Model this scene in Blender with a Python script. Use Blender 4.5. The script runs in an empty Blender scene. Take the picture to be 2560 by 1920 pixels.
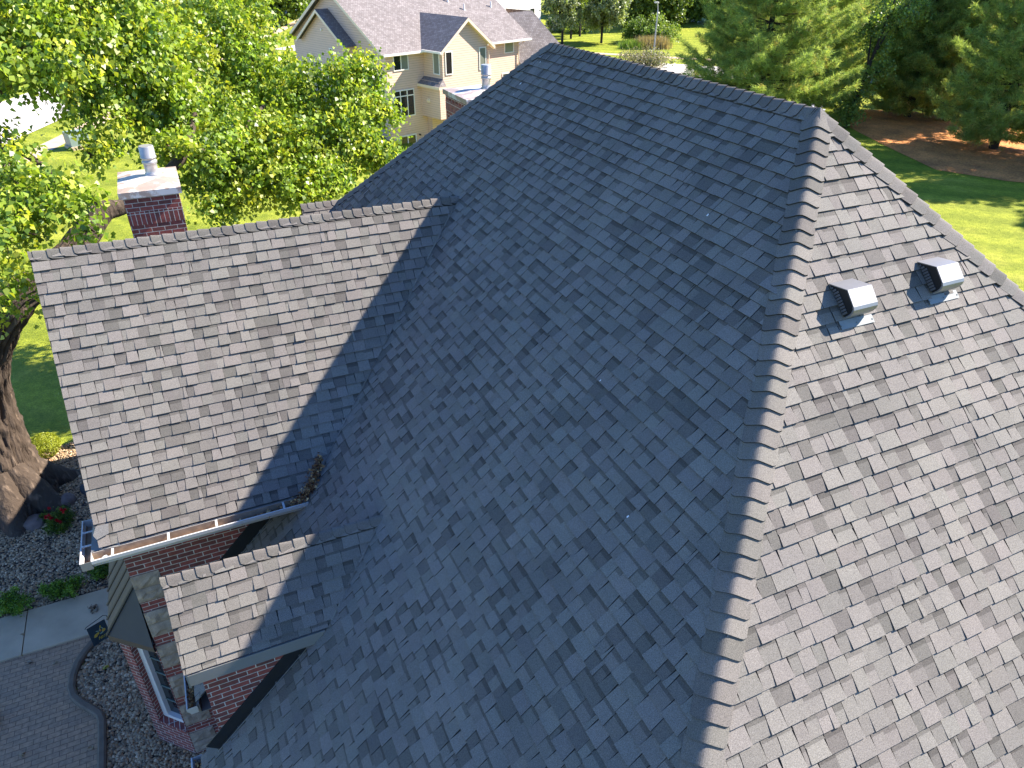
import bpy, math, random
import numpy as np
from mathutils import Vector, Matrix, noise as mnoise
R = math.radians
scene = bpy.context.scene
COL = scene.collection

# ------------------------------------------------------------------ camera, sky, sun, exposure
CAM = np.array([-5.684687, -5.348013, 1.393858])
CM = np.array([[0.9083653, -0.4181551, 0.0043418], [-0.2156594, -0.4773255, -0.8518517], [0.3582786, 0.7728562, -0.5237650]])
FPX = 1818.635
cd = bpy.data.cameras.new('camera'); cam = bpy.data.objects.new('camera', cd); COL.objects.link(cam)
cd.sensor_width = 36.0; cd.lens = FPX / 2560 * 36.0; cd.clip_start = 0.05; cd.clip_end = 3000
r_, u_, b_ = CM[0], -CM[1], -CM[2]
cam.matrix_world = Matrix(((r_[0], u_[0], b_[0], CAM[0]), (r_[1], u_[1], b_[1], CAM[1]), (r_[2], u_[2], b_[2], CAM[2]), (0, 0, 0, 1)))
scene.camera = cam

SUN_DIR = Vector((1.0, -0.06, 0.844)).normalized()
el = math.asin(SUN_DIR.z); az = math.atan2(SUN_DIR.x, SUN_DIR.y)      # azimuth from +Y, clockwise
w = bpy.data.worlds.new('World'); scene.world = w; w.use_nodes = True
nt = w.node_tree; nt.nodes.clear()
sky = nt.nodes.new('ShaderNodeTexSky'); sky.sky_type = 'NISHITA'; sky.sun_disc = False
sky.sun_elevation = el; sky.sun_rotation = az; sky.air_density = 1.0; sky.dust_density = 0.0; sky.ozone_density = 6.0
bg = nt.nodes.new('ShaderNodeBackground'); bg.inputs['Strength'].default_value = 0.084
wo = nt.nodes.new('ShaderNodeOutputWorld')
tn_ = nt.nodes.new('ShaderNodeMixRGB'); tn_.blend_type = 'MULTIPLY'; tn_.inputs[0].default_value = 1; tn_.inputs[2].default_value = (.78, .97, 1.25, 1)      # a deep clear-day blue
nt.links.new(sky.outputs[0], tn_.inputs[1]); nt.links.new(tn_.outputs[0], bg.inputs[0]); nt.links.new(bg.outputs[0], wo.inputs[0])
sl = bpy.data.lights.new('sun', 'SUN'); sl.energy = 4.9; sl.angle = R(0.53); sl.color = (1.0, 0.91, 0.80)
so = bpy.data.objects.new('sun', sl); COL.objects.link(so); so.rotation_euler = SUN_DIR.to_track_quat('Z', 'Y').to_euler()
scene.view_settings.view_transform = 'Standard'; scene.view_settings.look = 'None'
scene.view_settings.exposure = 1.7; scene.view_settings.gamma = 1.0
scene.cycles.max_bounces = 6; scene.cycles.transparent_max_bounces = 6

# ------------------------------------------------------------------ helpers
GZ = -9.9
def gz(x, y):
    """ground height: flat round the house, a swale by the far house"""
    return GZ - 4.9 * max(0.0, (math.exp(-((x - 17) / 8.5) ** 2 / 2 - ((y - 46) / 8.5) ** 2 / 2) - .03) / .97)
def ray(px, py):
    return CM.T @ np.array([(px - 1280) / FPX, (py - 960) / FPX, 1.0])
def at(px, py, d):
    """point seen at photo pixel (px, py), d metres in front of the camera"""
    return CAM + ray(px, py) * d
def onground(px, py, z=GZ):
    r = ray(px, py); return CAM + r * ((z - CAM[2]) / r[2])
BASE = {}
def rep(o, label, cat, group=None, kind=None):
    if label: o['label'] = label
    if cat: o['category'] = cat
    if group: o['group'] = group
    if kind: o['kind'] = kind
    return o
def thing(name, label, cat, loc=(0, 0, 0), group=None):
    o = bpy.data.objects.new(name, None); COL.objects.link(o); o.location = loc
    o.empty_display_size = 0.3
    BASE[o] = Vector(loc); return rep(o, label, cat, group)
def dup(root, loc, rz, label, scale=1.0):
    r = root.copy(); COL.objects.link(r); r.location = loc; r.rotation_euler = (0, 0, rz); r.scale = (scale,) * 3
    r['label'] = label
    def kids(src, dst):
        for ch in list(src.children):
            c = ch.copy(); COL.objects.link(c); c.parent = dst; kids(ch, c)
    kids(root, r)
    return r
def link(name, me, parent=None):
    o = bpy.data.objects.new(name, me); COL.objects.link(o)
    if parent is not None:
        o.parent = parent; BASE[o] = BASE[parent]
    else: BASE[o] = Vector((0, 0, 0))
    return o

class MB:
    """collects polygons, each with a tint, and links them as one mesh object"""
    def __init__(s): s.v = []; s.f = []; s.c = []; s.m = []
    def poly(s, pts, c=(1, 1, 1), m=0):
        b = len(s.v); s.v += [tuple(p) for p in pts]; s.f.append(tuple(range(b, b + len(pts)))); s.c.append(c); s.m.append(m)
    def box(s, lo, hi, c=(1, 1, 1), m=0, fr=None):
        """axis box; fr = (origin, X, Y, Z) puts it in another frame"""
        P = [(x, y, z) for z in (lo[2], hi[2]) for y in (lo[1], hi[1]) for x in (lo[0], hi[0])]
        if fr is not None:
            O, X, Y, Z = [np.array(a, float) for a in fr]
            P = [tuple(O + X * p[0] + Y * p[1] + Z * p[2]) for p in P]
        b = len(s.v); s.v += P
        for q in ((0, 2, 3, 1), (4, 5, 7, 6), (0, 1, 5, 4), (2, 6, 7, 3), (0, 4, 6, 2), (1, 3, 7, 5)):
            s.f.append(tuple(b + i for i in q)); s.c.append(c); s.m.append(m)
    def prism(s, pts, vec, c=(1, 1, 1), m=0, caps=True):
        n = len(pts); vec = np.array(vec, float); a = [np.array(p, float) for p in pts]; bq = [p + vec for p in a]
        if caps: s.poly(a[::-1], c, m); s.poly(bq, c, m)
        for i in range(n):
            j = (i + 1) % n; s.poly([a[i], a[j], bq[j], bq[i]], c, m)
    def tube(s, pts, rad, n=8, c=(1, 1, 1), m=0, cap=True):
        pts = [np.array(p, float) for p in pts]; k = len(pts); rings = []
        for i, p in enumerate(pts):
            t = pts[min(i + 1, k - 1)] - pts[max(i - 1, 0)]; t /= np.linalg.norm(t) + 1e-9
            a = np.cross(t, (0, 0, 1.0) if abs(t[2]) < .9 else (1.0, 0, 0)); a /= np.linalg.norm(a); b2 = np.cross(t, a)
            r = rad[i] if hasattr(rad, '__len__') else rad
            base = len(s.v)
            for q in range(n):
                an = 2 * math.pi * q / n; s.v.append(tuple(p + r * (math.cos(an) * a + math.sin(an) * b2)))
            rings.append(base)
        for i in range(k - 1):
            for q in range(n):
                q2 = (q + 1) % n
                s.f.append((rings[i] + q, rings[i] + q2, rings[i + 1] + q2, rings[i + 1] + q)); s.c.append(c); s.m.append(m)
        if cap:
            s.f.append(tuple(rings[0] + q for q in range(n))[::-1]); s.c.append(c); s.m.append(m)
            s.f.append(tuple(rings[-1] + q for q in range(n))); s.c.append(c); s.m.append(m)
    def build(s, name, mats, parent=None, uv=False, smooth=False, fix=False):
        if not isinstance(mats, (list, tuple)): mats = [mats]
        sh = BASE[parent] if parent is not None else Vector((0, 0, 0))
        V = np.array(s.v, float) - np.array(sh)
        me = bpy.data.meshes.new(name); me.from_pydata(V.tolist(), [], s.f)
        for mt in mats: me.materials.append(mt)
        me.polygons.foreach_set('material_index', s.m)
        a = me.attributes.new('tint', 'FLOAT_COLOR', 'FACE')
        cc = np.ones((len(s.f), 4)); cc[:, :3] = np.array(s.c, float); a.data.foreach_set('color', cc.ravel())
        if fix:
            import bmesh
            bm = bmesh.new(); bm.from_mesh(me); bmesh.ops.recalc_face_normals(bm, faces=bm.faces); bm.to_mesh(me); bm.free()
        me.update()
        if uv:
            l = me.uv_layers.new(name='UVMap'); wv = np.array(s.v, float)
            for p in me.polygons:
                n = p.normal
                if abs(n.z) < 0.8:
                    t = Vector((-n.y, n.x, 0)).normalized()
                    if t.x + t.y * .5 < 0: t = -t
                    for li in p.loop_indices:
                        q = wv[me.loops[li].vertex_index]; l.data[li].uv = (q[0] * t.x + q[1] * t.y, q[2])
                else:
                    for li in p.loop_indices:
                        q = wv[me.loops[li].vertex_index]; l.data[li].uv = (q[0], q[1])
        if smooth: me.polygons.foreach_set('use_smooth', [True] * len(me.polygons))
        return link(name, me, parent)

def quads_mesh(name, V4, tint, mat, parent=None, sh=None):
    """V4: N x k x 3 array of k-gons"""
    N, k = V4.shape[:2]
    b = np.array(BASE[parent]) if parent is not None else np.zeros(3)
    me = bpy.data.meshes.new(name); me.vertices.add(N * k); me.loops.add(N * k); me.polygons.add(N)
    me.vertices.foreach_set('co', (V4 - b).reshape(-1)); me.loops.foreach_set('vertex_index', np.arange(N * k))
    me.polygons.foreach_set('loop_start', np.arange(N) * k)
    me.polygons.foreach_set('loop_total', np.full(N, k))
    me.materials.append(mat)
    a = me.attributes.new('tint', 'FLOAT_COLOR', 'FACE'); cc = np.ones((N, 4)); cc[:, :3] = tint; a.data.foreach_set('color', cc.ravel())
    me.update(calc_edges=True); me.validate()
    return link(name, me, parent)
def nrm(a): return a / (np.linalg.norm(a, axis=-1, keepdims=True) + 1e-9)

# ------------------------------------------------------------------ materials
def mat(name):
    m = bpy.data.materials.new(name); m.use_nodes = True; t = m.node_tree; b = t.nodes['Principled BSDF']; return m, t, b
def N(t, k, **kw):
    n = t.nodes.new(k)
    for a, v in kw.items():
        if a in n.inputs: n.inputs[a].default_value = v
        else: setattr(n, a, v)
    return n
def coords(t, kind='Object'):
    return t.nodes.new('ShaderNodeTexCoord').outputs[kind]
def noise(t, vec, scale, detail=3, rough=.55):
    n = N(t, 'ShaderNodeTexNoise'); n.inputs['Scale'].default_value = scale; n.inputs['Detail'].default_value = detail; n.inputs['Roughness'].default_value = rough
    t.links.new(vec, n.inputs['Vector']); return n.outputs['Fac']
def ramp(t, fac, stops):
    n = N(t, 'ShaderNodeValToRGB'); e = n.color_ramp.elements
    while len(e) < len(stops): e.new(.5)
    for q, (p, c) in zip(e, stops): q.position = p; q.color = (*c, 1)
    t.links.new(fac, n.inputs[0]); return n.outputs[0]
def mul(t, a, b, f=1.0, kind='MULTIPLY'):
    n = N(t, 'ShaderNodeMixRGB', blend_type=kind); n.inputs[0].default_value = f
    for i, q in ((1, a), (2, b)):
        if hasattr(q, 'links'): t.links.new(q, n.inputs[i])
        else: n.inputs[i].default_value = (*q, 1)
    return n.outputs[0]
def tint(t):
    n = N(t, 'ShaderNodeAttribute'); n.attribute_name = 'tint'; return n.outputs['Color']
def bump(t, b, h, strength, dist):
    n = N(t, 'ShaderNodeBump'); n.inputs['Strength'].default_value = strength; n.inputs['Distance'].default_value = dist
    t.links.new(h, n.inputs['Height']); t.links.new(n.outputs[0], b.inputs['Normal'])
def plain(name, col, rough=.6, metal=0., var=.12, scale=6., bumps=0, tinted=False):
    m, t, b = mat(name); c = coords(t)
    f = noise(t, c, scale, 5); k = ramp(t, f, [(.25, (1 - var,) * 3), (.75, (1 + var,) * 3)])
    o = mul(t, k, col)
    if tinted: o = mul(t, o, tint(t))
    t.links.new(o, b.inputs['Base Color']); b.inputs['Roughness'].default_value = rough; b.inputs['Metallic'].default_value = metal
    if bumps: bump(t, b, noise(t, c, scale * 8, 4), .4, bumps)
    return m

def shingle_mat(name, gscale=150, amp=.42):
    m, t, b = mat(name); c = coords(t)
    g = ramp(t, noise(t, c, gscale, 2, .7), [(.3, (1 - amp,) * 3), (.7, (1 + amp,) * 3)])
    st = ramp(t, noise(t, c, 1.1, 4), [(.28, (.86, .865, .88)), (.72, (1.09, 1.08, 1.06))])
    o = mul(t, mul(t, tint(t), g), st)
    t.links.new(o, b.inputs['Base Color']); b.inputs['Roughness'].default_value = .92
    b.inputs['Specular IOR Level'].default_value = .25
    bump(t, b, noise(t, c, gscale * 1.3, 2), .5, .003)
    return m
M_SH = shingle_mat('asphalt_shingle')
def brick_mat(name, c1, c2, mort, bw=.205, rh=.075, ms=.0055, off=.5):
    m, t, b = mat(name); uv = coords(t, 'UV')
    n = N(t, 'ShaderNodeTexBrick'); n.offset = off; n.inputs['Scale'].default_value = 1.0
    n.inputs['Color1'].default_value = (*c1, 1); n.inputs['Color2'].default_value = (*c2, 1); n.inputs['Mortar'].default_value = (*mort, 1)
    n.inputs['Mortar Size'].default_value = ms; n.inputs['Mortar Smooth'].default_value = .12
    n.inputs['Brick Width'].default_value = bw; n.inputs['Row Height'].default_value = rh; n.inputs['Bias'].default_value = -.1
    d = N(t, 'ShaderNodeVectorMath', operation='ADD')      # a slight wander of the joints
    nn = N(t, 'ShaderNodeTexNoise'); nn.inputs['Scale'].default_value = 9; t.links.new(uv, nn.inputs['Vector'])
    sc = N(t, 'ShaderNodeVectorMath', operation='SCALE'); sc.inputs['Scale'].default_value = .006
    t.links.new(nn.outputs['Color'], sc.inputs[0]); t.links.new(uv, d.inputs[0]); t.links.new(sc.outputs[0], d.inputs[1])
    t.links.new(d.outputs[0], n.inputs['Vector'])
    k = ramp(t, noise(t, uv, 14, 5), [(.25, (.62,) * 3), (.75, (1.3,) * 3)])
    o = mul(t, n.outputs['Color'], k, .8)
    t.links.new(o, b.inputs['Base Color']); b.inputs['Roughness'].default_value = .88
    inv = N(t, 'ShaderNodeMath', operation='SUBTRACT'); inv.inputs[0].default_value = 1; t.links.new(n.outputs['Fac'], inv.inputs[1])
    ad = N(t, 'ShaderNodeMath', operation='MULTIPLY_ADD'); ad.inputs[1].default_value = .25
    t.links.new(noise(t, uv, 60, 4), ad.inputs[0]); t.links.new(inv.outputs[0], ad.inputs[2])
    bump(t, b, ad.outputs[0], .8, .006)
    return m
M_BRICK = brick_mat('red_brick', (.29, .070, .055), (.125, .048, .043), (.56, .51, .45))
M_SOLD = brick_mat('soldier_brick', (.28, .070, .056), (.13, .05, .045), (.56, .51, .45), .075, .205, .0055, 0)
M_PAVER = brick_mat('clay_paver', (.44, .27, .155), (.34, .225, .14), (.14, .095, .06), .20, .10, .004)
M_STONE = plain('split_stone', (.34, .265, .20), .9, 0, .35, 9, .02)
M_WHITE = plain('white_aluminium', (.52, .51, .49), .4, 0, .06, 3)
M_FASCIA = plain('grey_fascia', (.20, .20, .19), .55, 0, .06, 3)
M_GUT = plain('gutter_silt', (.33, .245, .17), .9, 0, .3, 12)
M_DARKM = plain('dark_flashing', (.022, .024, .028), .5, .3, .2, 5)
M_BAYM = plain('standing_seam_metal', (.120, .088, .062), .55, .0, .15, 3, 0, True)
M_GALV = plain('galvanised_steel', (.40, .39, .38), .38, .45, .12, 8)
M_FLNG = plain('dull_flange', (.19, .21, .21), .6, .1, .15, 8)
M_CAPW = None
def cap_metal():
    m, t, b = mat('chimney_cap_metal'); c = coords(t)
    o = ramp(t, noise(t, c, 3.2, 7, .62), [(.30, (.62, .61, .60)), (.46, (.64, .62, .60)), (.52, (.40, .31, .26)), (.70, (.33, .25, .21))])
    t.links.new(o, b.inputs['Base Color']); b.inputs['Roughness'].default_value = .5; b.inputs['Metallic'].default_value = .15
    return m
M_CAPW = cap_metal()
M_VENT = plain('satin_black_metal', (.27, .27, .275), .5, .75, .10, 5)
M_VENT.node_tree.nodes['Principled BSDF'].inputs['Base Color']
M_BLACK = plain('black_plastic', (.008, .008, .009), .5, 0, .1, 5)
M_GRILLE = plain('grey_louvre', (.10, .10, .11), .6, 0, .1, 5)
def glass_mat(name, col, rough=.05):
    m, t, b = mat(name); b.inputs['Base Color'].default_value = (*col, 1); b.inputs['Roughness'].default_value = rough
    b.inputs['Specular IOR Level'].default_value = .8; return m
M_GLASS = glass_mat('window_glass', (.012, .018, .02)); M_GLASSB = glass_mat('blind_behind_glass', (.20, .21, .17), .12)
M_GLASSD = glass_mat('dim_window_glass', (.025, .022, .022), .08)
M_CONC = plain('concrete', (.50, .375, .24), .9, 0, .2, 1.6, .004)
M_KERB = plain('cast_kerb', (.165, .122, .082), .9, 0, .2, 6, .004)
M_STREET = plain('pale_concrete_street', (.52, .48, .43), .9, 0, .08, .7)
M_LINE = plain('joint_shadow', (.05, .047, .043), .9)
M_LEAFBROWN = plain('dead_leaf', (1, 1, 1), .85, 0, .2, 30, 0, True)
M_ROCK = plain('boulder', (.17, .125, .11), .9, 0, .3, 7, .02)
M_ROCKD = plain('dark_boulder', (.055, .065, .07), .9, 0, .3, 7, .02)
M_PEB = plain('river_pebble', (1, 1, 1), .8, 0, .2, 60, 0, True)
M_TRANSF = plain('utility_green_paint', (.20, .26, .22), .45, 0, .06, 3)
M_POLE = plain('galvanised_pole', (.36, .37, .37), .5, .3, .1, 3)
M_ROUGHSOIL = plain('dark_soil', (.060, .050, .042), 1, 0, .3, 20, .01)

def leaf_mat(name, trans=.42, rough=.42, tc=(1.25, 1.25, .55), spec=.5):
    m, t, b = mat(name); k = tint(t)
    t.links.new(k, b.inputs['Base Color']); b.inputs['Roughness'].default_value = rough; b.inputs['Specular IOR Level'].default_value = spec
    tr = N(t, 'ShaderNodeBsdfTranslucent'); t.links.new(mul(t, k, tc), tr.inputs['Color'])
    mx = N(t, 'ShaderNodeMixShader'); mx.inputs[0].default_value = trans
    t.links.new(b.outputs[0], mx.inputs[1]); t.links.new(tr.outputs[0], mx.inputs[2])
    t.links.new(mx.outputs[0], t.nodes['Material Output'].inputs['Surface'])
    return m
M_LEAF = leaf_mat('broad_leaf', .42, .42, (1.25, 1.25, .5), .5); M_NEEDLE = leaf_mat('pine_needle', .5, .6, (1.15, 1.15, .7), .2); M_SHRUB = leaf_mat('shrub_leaf', .35, .5)
M_PETAL = leaf_mat('red_petal', .25, .5, (1.1, .8, .8))
def bark_mat(name, c0, c1, sc=6):
    m, t, b = mat(name); c = coords(t)
    mp = N(t, 'ShaderNodeMapping'); mp.inputs['Scale'].default_value = (1, 1, .25); t.links.new(c, mp.inputs['Vector'])
    f0 = noise(t, mp.outputs[0], sc, 6, .65); wv = N(t, 'ShaderNodeTexNoise', noise_type='RIDGED_MULTIFRACTAL'); wv.inputs['Scale'].default_value = sc * .8; wv.inputs['Detail'].default_value = 4; wv.inputs['Roughness'].default_value = .5; t.links.new(mp.outputs[0], wv.inputs['Vector'])
    av = N(t, 'ShaderNodeMath', operation='MULTIPLY_ADD'); av.inputs[1].default_value = .45; t.links.new(wv.outputs['Fac'], av.inputs[0]); hf = N(t, 'ShaderNodeMath', operation='MULTIPLY'); hf.inputs[1].default_value = .5; t.links.new(f0, hf.inputs[0]); t.links.new(hf.outputs[0], av.inputs[2]); f = av.outputs[0]
    t.links.new(mul(t, ramp(t, f, [(.30, c0), (.75, c1)]), tint(t)), b.inputs['Base Color']); b.inputs['Roughness'].default_value = .95
    bump(t, b, f, 1.0, .12)
    return m
M_BARK = bark_mat('furrowed_bark', (.060, .042, .029), (.36, .265, .19), 9); M_BARKD = bark_mat('dark_bark', (.03, .022, .016), (.10, .075, .055))

def grass_mat():
    m, t, b = mat('mown_grass'); c = coords(t)
    f1 = noise(t, c, .35, 5); f2 = noise(t, c, 3.2, 6, .7); f3 = noise(t, c, 24, 4, .75)
    o = ramp(t, f1, [(.3, (.185, .235, .020)), (.55, (.255, .300, .026)), (.75, (.345, .355, .050))])
    o = mul(t, o, ramp(t, f2, [(.3, (.66, .72, .64)), (.7, (1.3, 1.22, 1.3))]))
    o = mul(t, o, ramp(t, f3, [(.3, (.48, .54, .45)), (.7, (1.5, 1.42, 1.45))]))
    wv = N(t, 'ShaderNodeTexWave'); wv.inputs['Scale'].default_value = .22; wv.inputs['Distortion'].default_value = 1.2; wv.bands_direction = 'DIAGONAL'
    t.links.new(c, wv.inputs['Vector'])
    o = mul(t, o, ramp(t, wv.outputs['Fac'], [(.3, (.86, .88, .86)), (.7, (1.1, 1.08, 1.1))]))
    t.links.new(o, b.inputs['Base Color']); b.inputs['Roughness'].default_value = .8; b.inputs['Specular IOR Level'].default_value = .15
    ad = N(t, 'ShaderNodeMath', operation='ADD'); t.links.new(f3, ad.inputs[0]); t.links.new(f2, ad.inputs[1])
    bump(t, b, ad.outputs[0], .9, .07)
    return m
M_GRASS = grass_mat()
M_BLADE = leaf_mat('grass_blade', .3, .6, (1.2, 1.2, .6), .2)
def mulch_mat():
    m, t, b = mat('pine_straw'); c = coords(t)
    f = noise(t, c, 7, 8, .75)
    o = mul(t, ramp(t, f, [(.3, (.26, .092, .022)), (.5, (.56, .215, .052)), (.7, (.78, .38, .11))]), ramp(t, noise(t, c, .7, 5), [(.3, (.6, .58, .55)), (.7, (1.25, 1.2, 1.15))]))
    t.links.new(o, b.inputs['Base Color']); b.inputs['Roughness'].default_value = .95; bump(t, b, f, .8, .06); return m
M_MULCH = mulch_mat()
def siding_mat(name, col, row=.17):
    m, t, b = mat(name); uv = coords(t, 'UV'); sp = N(t, 'ShaderNodeSeparateXYZ'); t.links.new(uv, sp.inputs[0])
    dv = N(t, 'ShaderNodeMath', operation='DIVIDE'); dv.inputs[1].default_value = row; t.links.new(sp.outputs[1], dv.inputs[0])
    fr = N(t, 'ShaderNodeMath', operation='FRACT'); t.links.new(dv.outputs[0], fr.inputs[0])
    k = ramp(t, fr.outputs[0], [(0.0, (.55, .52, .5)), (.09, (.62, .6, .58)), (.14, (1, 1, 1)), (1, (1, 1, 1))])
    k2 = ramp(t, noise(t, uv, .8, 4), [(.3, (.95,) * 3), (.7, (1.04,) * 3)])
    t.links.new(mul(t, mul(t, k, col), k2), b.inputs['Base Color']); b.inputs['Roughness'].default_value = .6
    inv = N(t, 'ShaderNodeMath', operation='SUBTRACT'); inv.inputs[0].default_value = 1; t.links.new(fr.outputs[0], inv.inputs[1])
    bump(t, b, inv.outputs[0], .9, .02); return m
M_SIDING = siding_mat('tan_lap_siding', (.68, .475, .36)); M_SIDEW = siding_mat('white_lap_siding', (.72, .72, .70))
def far_shingle():
    m, t, b = mat('weathered_shingle'); uv = coords(t, 'UV')
    n = N(t, 'ShaderNodeTexBrick'); n.offset = .37; n.inputs['Scale'].default_value = 1
    n.inputs['Color1'].default_value = (.175, .150, .142, 1); n.inputs['Color2'].default_value = (.275, .245, .235, 1); n.inputs['Mortar'].default_value = (.105, .090, .086, 1)
    n.inputs['Mortar Size'].default_value = .012; n.inputs['Brick Width'].default_value = .21; n.inputs['Row Height'].default_value = .15; n.inputs['Bias'].default_value = -.2
    t.links.new(uv, n.inputs['Vector'])
    o = mul(t, n.outputs['Color'], ramp(t, noise(t, uv, 1.2, 5), [(.3, (.85,) * 3), (.7, (1.12,) * 3)]))
    t.links.new(o, b.inputs['Base Color']); b.inputs['Roughness'].default_value = .95; return m
M_FSH = far_shingle()
M_TRIM = plain('cream_trim', (.74, .60, .47), .5, 0, .05, 2)
M_WTRIM = plain('white_window_trim', (.78, .73, .68), .5, 0, .04, 2)
M_FLAG = plain('flag_cloth', (.018, .040, .055), .8, 0, .2, 20); M_FLAGY = plain('flag_yellow', (.55, .42, .06), .8, 0, .25, 40); M_FLAGG = plain('flag_pale_green', (.22, .33, .27), .8, 0, .2, 40)
M_FLAGO = plain('flag_orange', (.55, .25, .04), .8, 0, .2, 40)
M_IRON = plain('black_iron', (.012, .012, .012), .5, .5, .1, 5)
#@@PART2
# ------------------------------------------------------------------ ground and paving
def grid_sheet(name, xs, ys, lift, m, label=None):
    V = [(x, y, gz(x, y) + lift) for y in ys for x in xs]; nx = len(xs)
    F = [(j * nx + i, j * nx + i + 1, (j + 1) * nx + i + 1, (j + 1) * nx + i) for j in range(len(ys) - 1) for i in range(nx - 1)]
    me = bpy.data.meshes.new(name); me.from_pydata(V, [], F); me.materials.append(m)
    me.polygons.foreach_set('use_smooth', [True] * len(F)); return link(name, me)
xs = [-900, -400, -200] + list(np.arange(-100, 141, 3.0)) + [200, 400, 900]
ys = [-400, -150] + list(np.arange(-60, 181, 3.0)) + [260, 500, 1200]
rep(grid_sheet('lawn', xs, ys, 0, M_GRASS), 'mown green lawn round the houses', 'lawn', None, 'structure')
def sheet(name, pts, lift, m, label, cat, uv=False):
    b = MB(); b.poly([(x, y, gz(x, y) + lift) for x, y in pts]); o = b.build(name, m, uv=uv); return rep(o, label, cat, None, 'structure')
def strip(name, line, width, lift, m, label, cat):
    """a ribbon along a polyline, draped on the ground"""
    b = MB(); P = []
    for (x0, y0), (x1, y1) in zip(line[:-1], line[1:]):
        k = max(1, int(math.hypot(x1 - x0, y1 - y0) / 4)); P += [(x0 + (x1 - x0) * i / k, y0 + (y1 - y0) * i / k) for i in range(k)]
    P.append(line[-1]); Lf = []; Rt = []
    for i, p in enumerate(P):
        a = P[max(i - 1, 0)]; c = P[min(i + 1, len(P) - 1)]; d = Vector((c[0] - a[0], c[1] - a[1], 0)).normalized(); n = Vector((-d.y, d.x, 0)) * width / 2
        for S, sg in ((Lf, 1), (Rt, -1)):
            x, y = p[0] + n.x * sg, p[1] + n.y * sg; S.append((x, y, gz(x, y) + lift))
    for i in range(len(P) - 1): b.poly([Rt[i], Rt[i + 1], Lf[i + 1], Lf[i]])
    return rep(b.build(name, m), label, cat, None, 'structure')
# street past the left of the house, its pavement, and the road behind
dS = np.array([.37, .93]); nS = np.array([-.93, .37])
def SP(n, s): p = nS * n + dS * s; return (p[0], p[1])
strip('street', [SP(36.4, 15), SP(36.4, 170)], 7.6, .03, M_STREET, 'wide pale concrete street beyond the lawn', 'street')
strip('sidewalk', [SP(29.7, 15), SP(29.7, 170)], 1.35, .02, M_CONC, 'concrete sidewalk running beside the street', 'sidewalk')
dR = np.array([.69, -.724]); nR = np.array([.724, .69])
def RP(n, s): p = nR * n + dR * s; return (p[0], p[1])
strip('road', [RP(71.5, -60), RP(71.5, -10), RP(73, 10), RP(76, 30), RP(80, 60)], 7.2, .03, M_STREET, 'pale road behind the pines', 'road')
strip('sidewalk', [RP(79.6, -60), RP(79.8, -10), RP(80.2, 10), RP(83, 30), RP(87, 60)], 1.3, .02, M_CONC, 'thin sidewalk behind the lamp post', 'sidewalk')
strip('driveway', [(60, 58), (74, 72), (98, 92)], 6.0, .025, M_STREET, 'pale driveway seen between the pines', 'driveway')

BED = [(-15, 7.5), (-8.62, 7.5), (-7.0, 7.5), (-6.6, 9.0), (-6.6, 12.6), (-8.6, 13.55), (-9.7, 13.4), (-10.3, 13.2), (-11.5, 13.0), (-15, 12.2)]
sheet('gravel_bed', BED, .010, M_ROUGHSOIL, 'pebble bed at the foot of the big tree', 'gravel bed')
BED2 = [(-8.66, 6.28), (-9.02, 5.95), (-9.2, 5.45), (-9.17, 5.0), (-8.72, 4.38), (-8.70, 3.2), (-8.70, .5), (-6.5, .5), (-6.5, 6.28)]
sheet('pebble_bed', BED2, .010, M_ROUGHSOIL, 'pebble bed between the paving and the brick wall', 'gravel bed')
sheet('patio', [(-15, 6.34), (-8.72, 6.34), (-9.12, 5.9), (-9.3, 5.45), (-9.27, 5.0), (-8.80, 4.3), (-8.80, .5), (-15, .5)], .012, M_PAVER, 'brown clay paver patio', 'patio', True)
b = MB()
for x0, x1 in ((-15, -12.26), (-12.24, -10.15), (-10.13, -8.60), (-8.58, -6.6)):
    b.box((x0, 6.345, GZ - .1), (x1, 7.47, GZ + .05))
rep(b.build('walkway', M_CONC), 'concrete slab walkway with dark joints', 'walkway', None, 'structure')
# cast kerb that curves round the small bed
KI = [(-8.70, 6.30), (-8.86, 6.12), (-9.02, 5.90), (-9.14, 5.68), (-9.20, 5.42), (-9.21, 5.18), (-9.16, 4.98), (-9.03, 4.78), (-8.86, 4.58), (-8.75, 4.42), (-8.71, 4.25), (-8.70, 3.8), (-8.70, .5)]
b = MB()
def offs(P, d):
    o = []
    for i, p in enumerate(P):
        a = P[max(i - 1, 0)]; c = P[min(i + 1, len(P) - 1)]; t = Vector((c[0] - a[0], c[1] - a[1])).normalized(); o.append((p[0] + t.y * d, p[1] - t.x * d))
    return o
KO = offs(KI, .13); KM = offs(KI, .03); KN = offs(KI, .10)
prof = [(KI, 0.0), (KI, .085), (KM, .11), (KN, .11), (KO, .085), (KO, 0)]
for (A, ha), (B2, hb) in zip(prof[:-1], prof[1:]):
    for i in range(len(A) - 1): b.poly([(*A[i], GZ + ha), (*A[i + 1], GZ + ha), (*B2[i + 1], GZ + hb), (*B2[i], GZ + hb)])
rep(b.build('edging_kerb', M_KERB), 'curved grey cast kerb round the small pebble bed', 'kerb', None, 'structure')
# second kerb end at the left picture edge
b = MB(); b.prism([(-10.62, 4.62, GZ), (-10.45, 4.75, GZ), (-10.36, 4.95, GZ), (-10.40, 5.15, GZ), (-10.55, 5.28, GZ), (-12.5, 5.2, GZ), (-12.5, 4.5, GZ)], (0, 0, .11))
rep(b.build('kerb_end', M_KERB), 'rounded grey kerb end at the left edge of the patio', 'kerb', None, 'structure')

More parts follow.
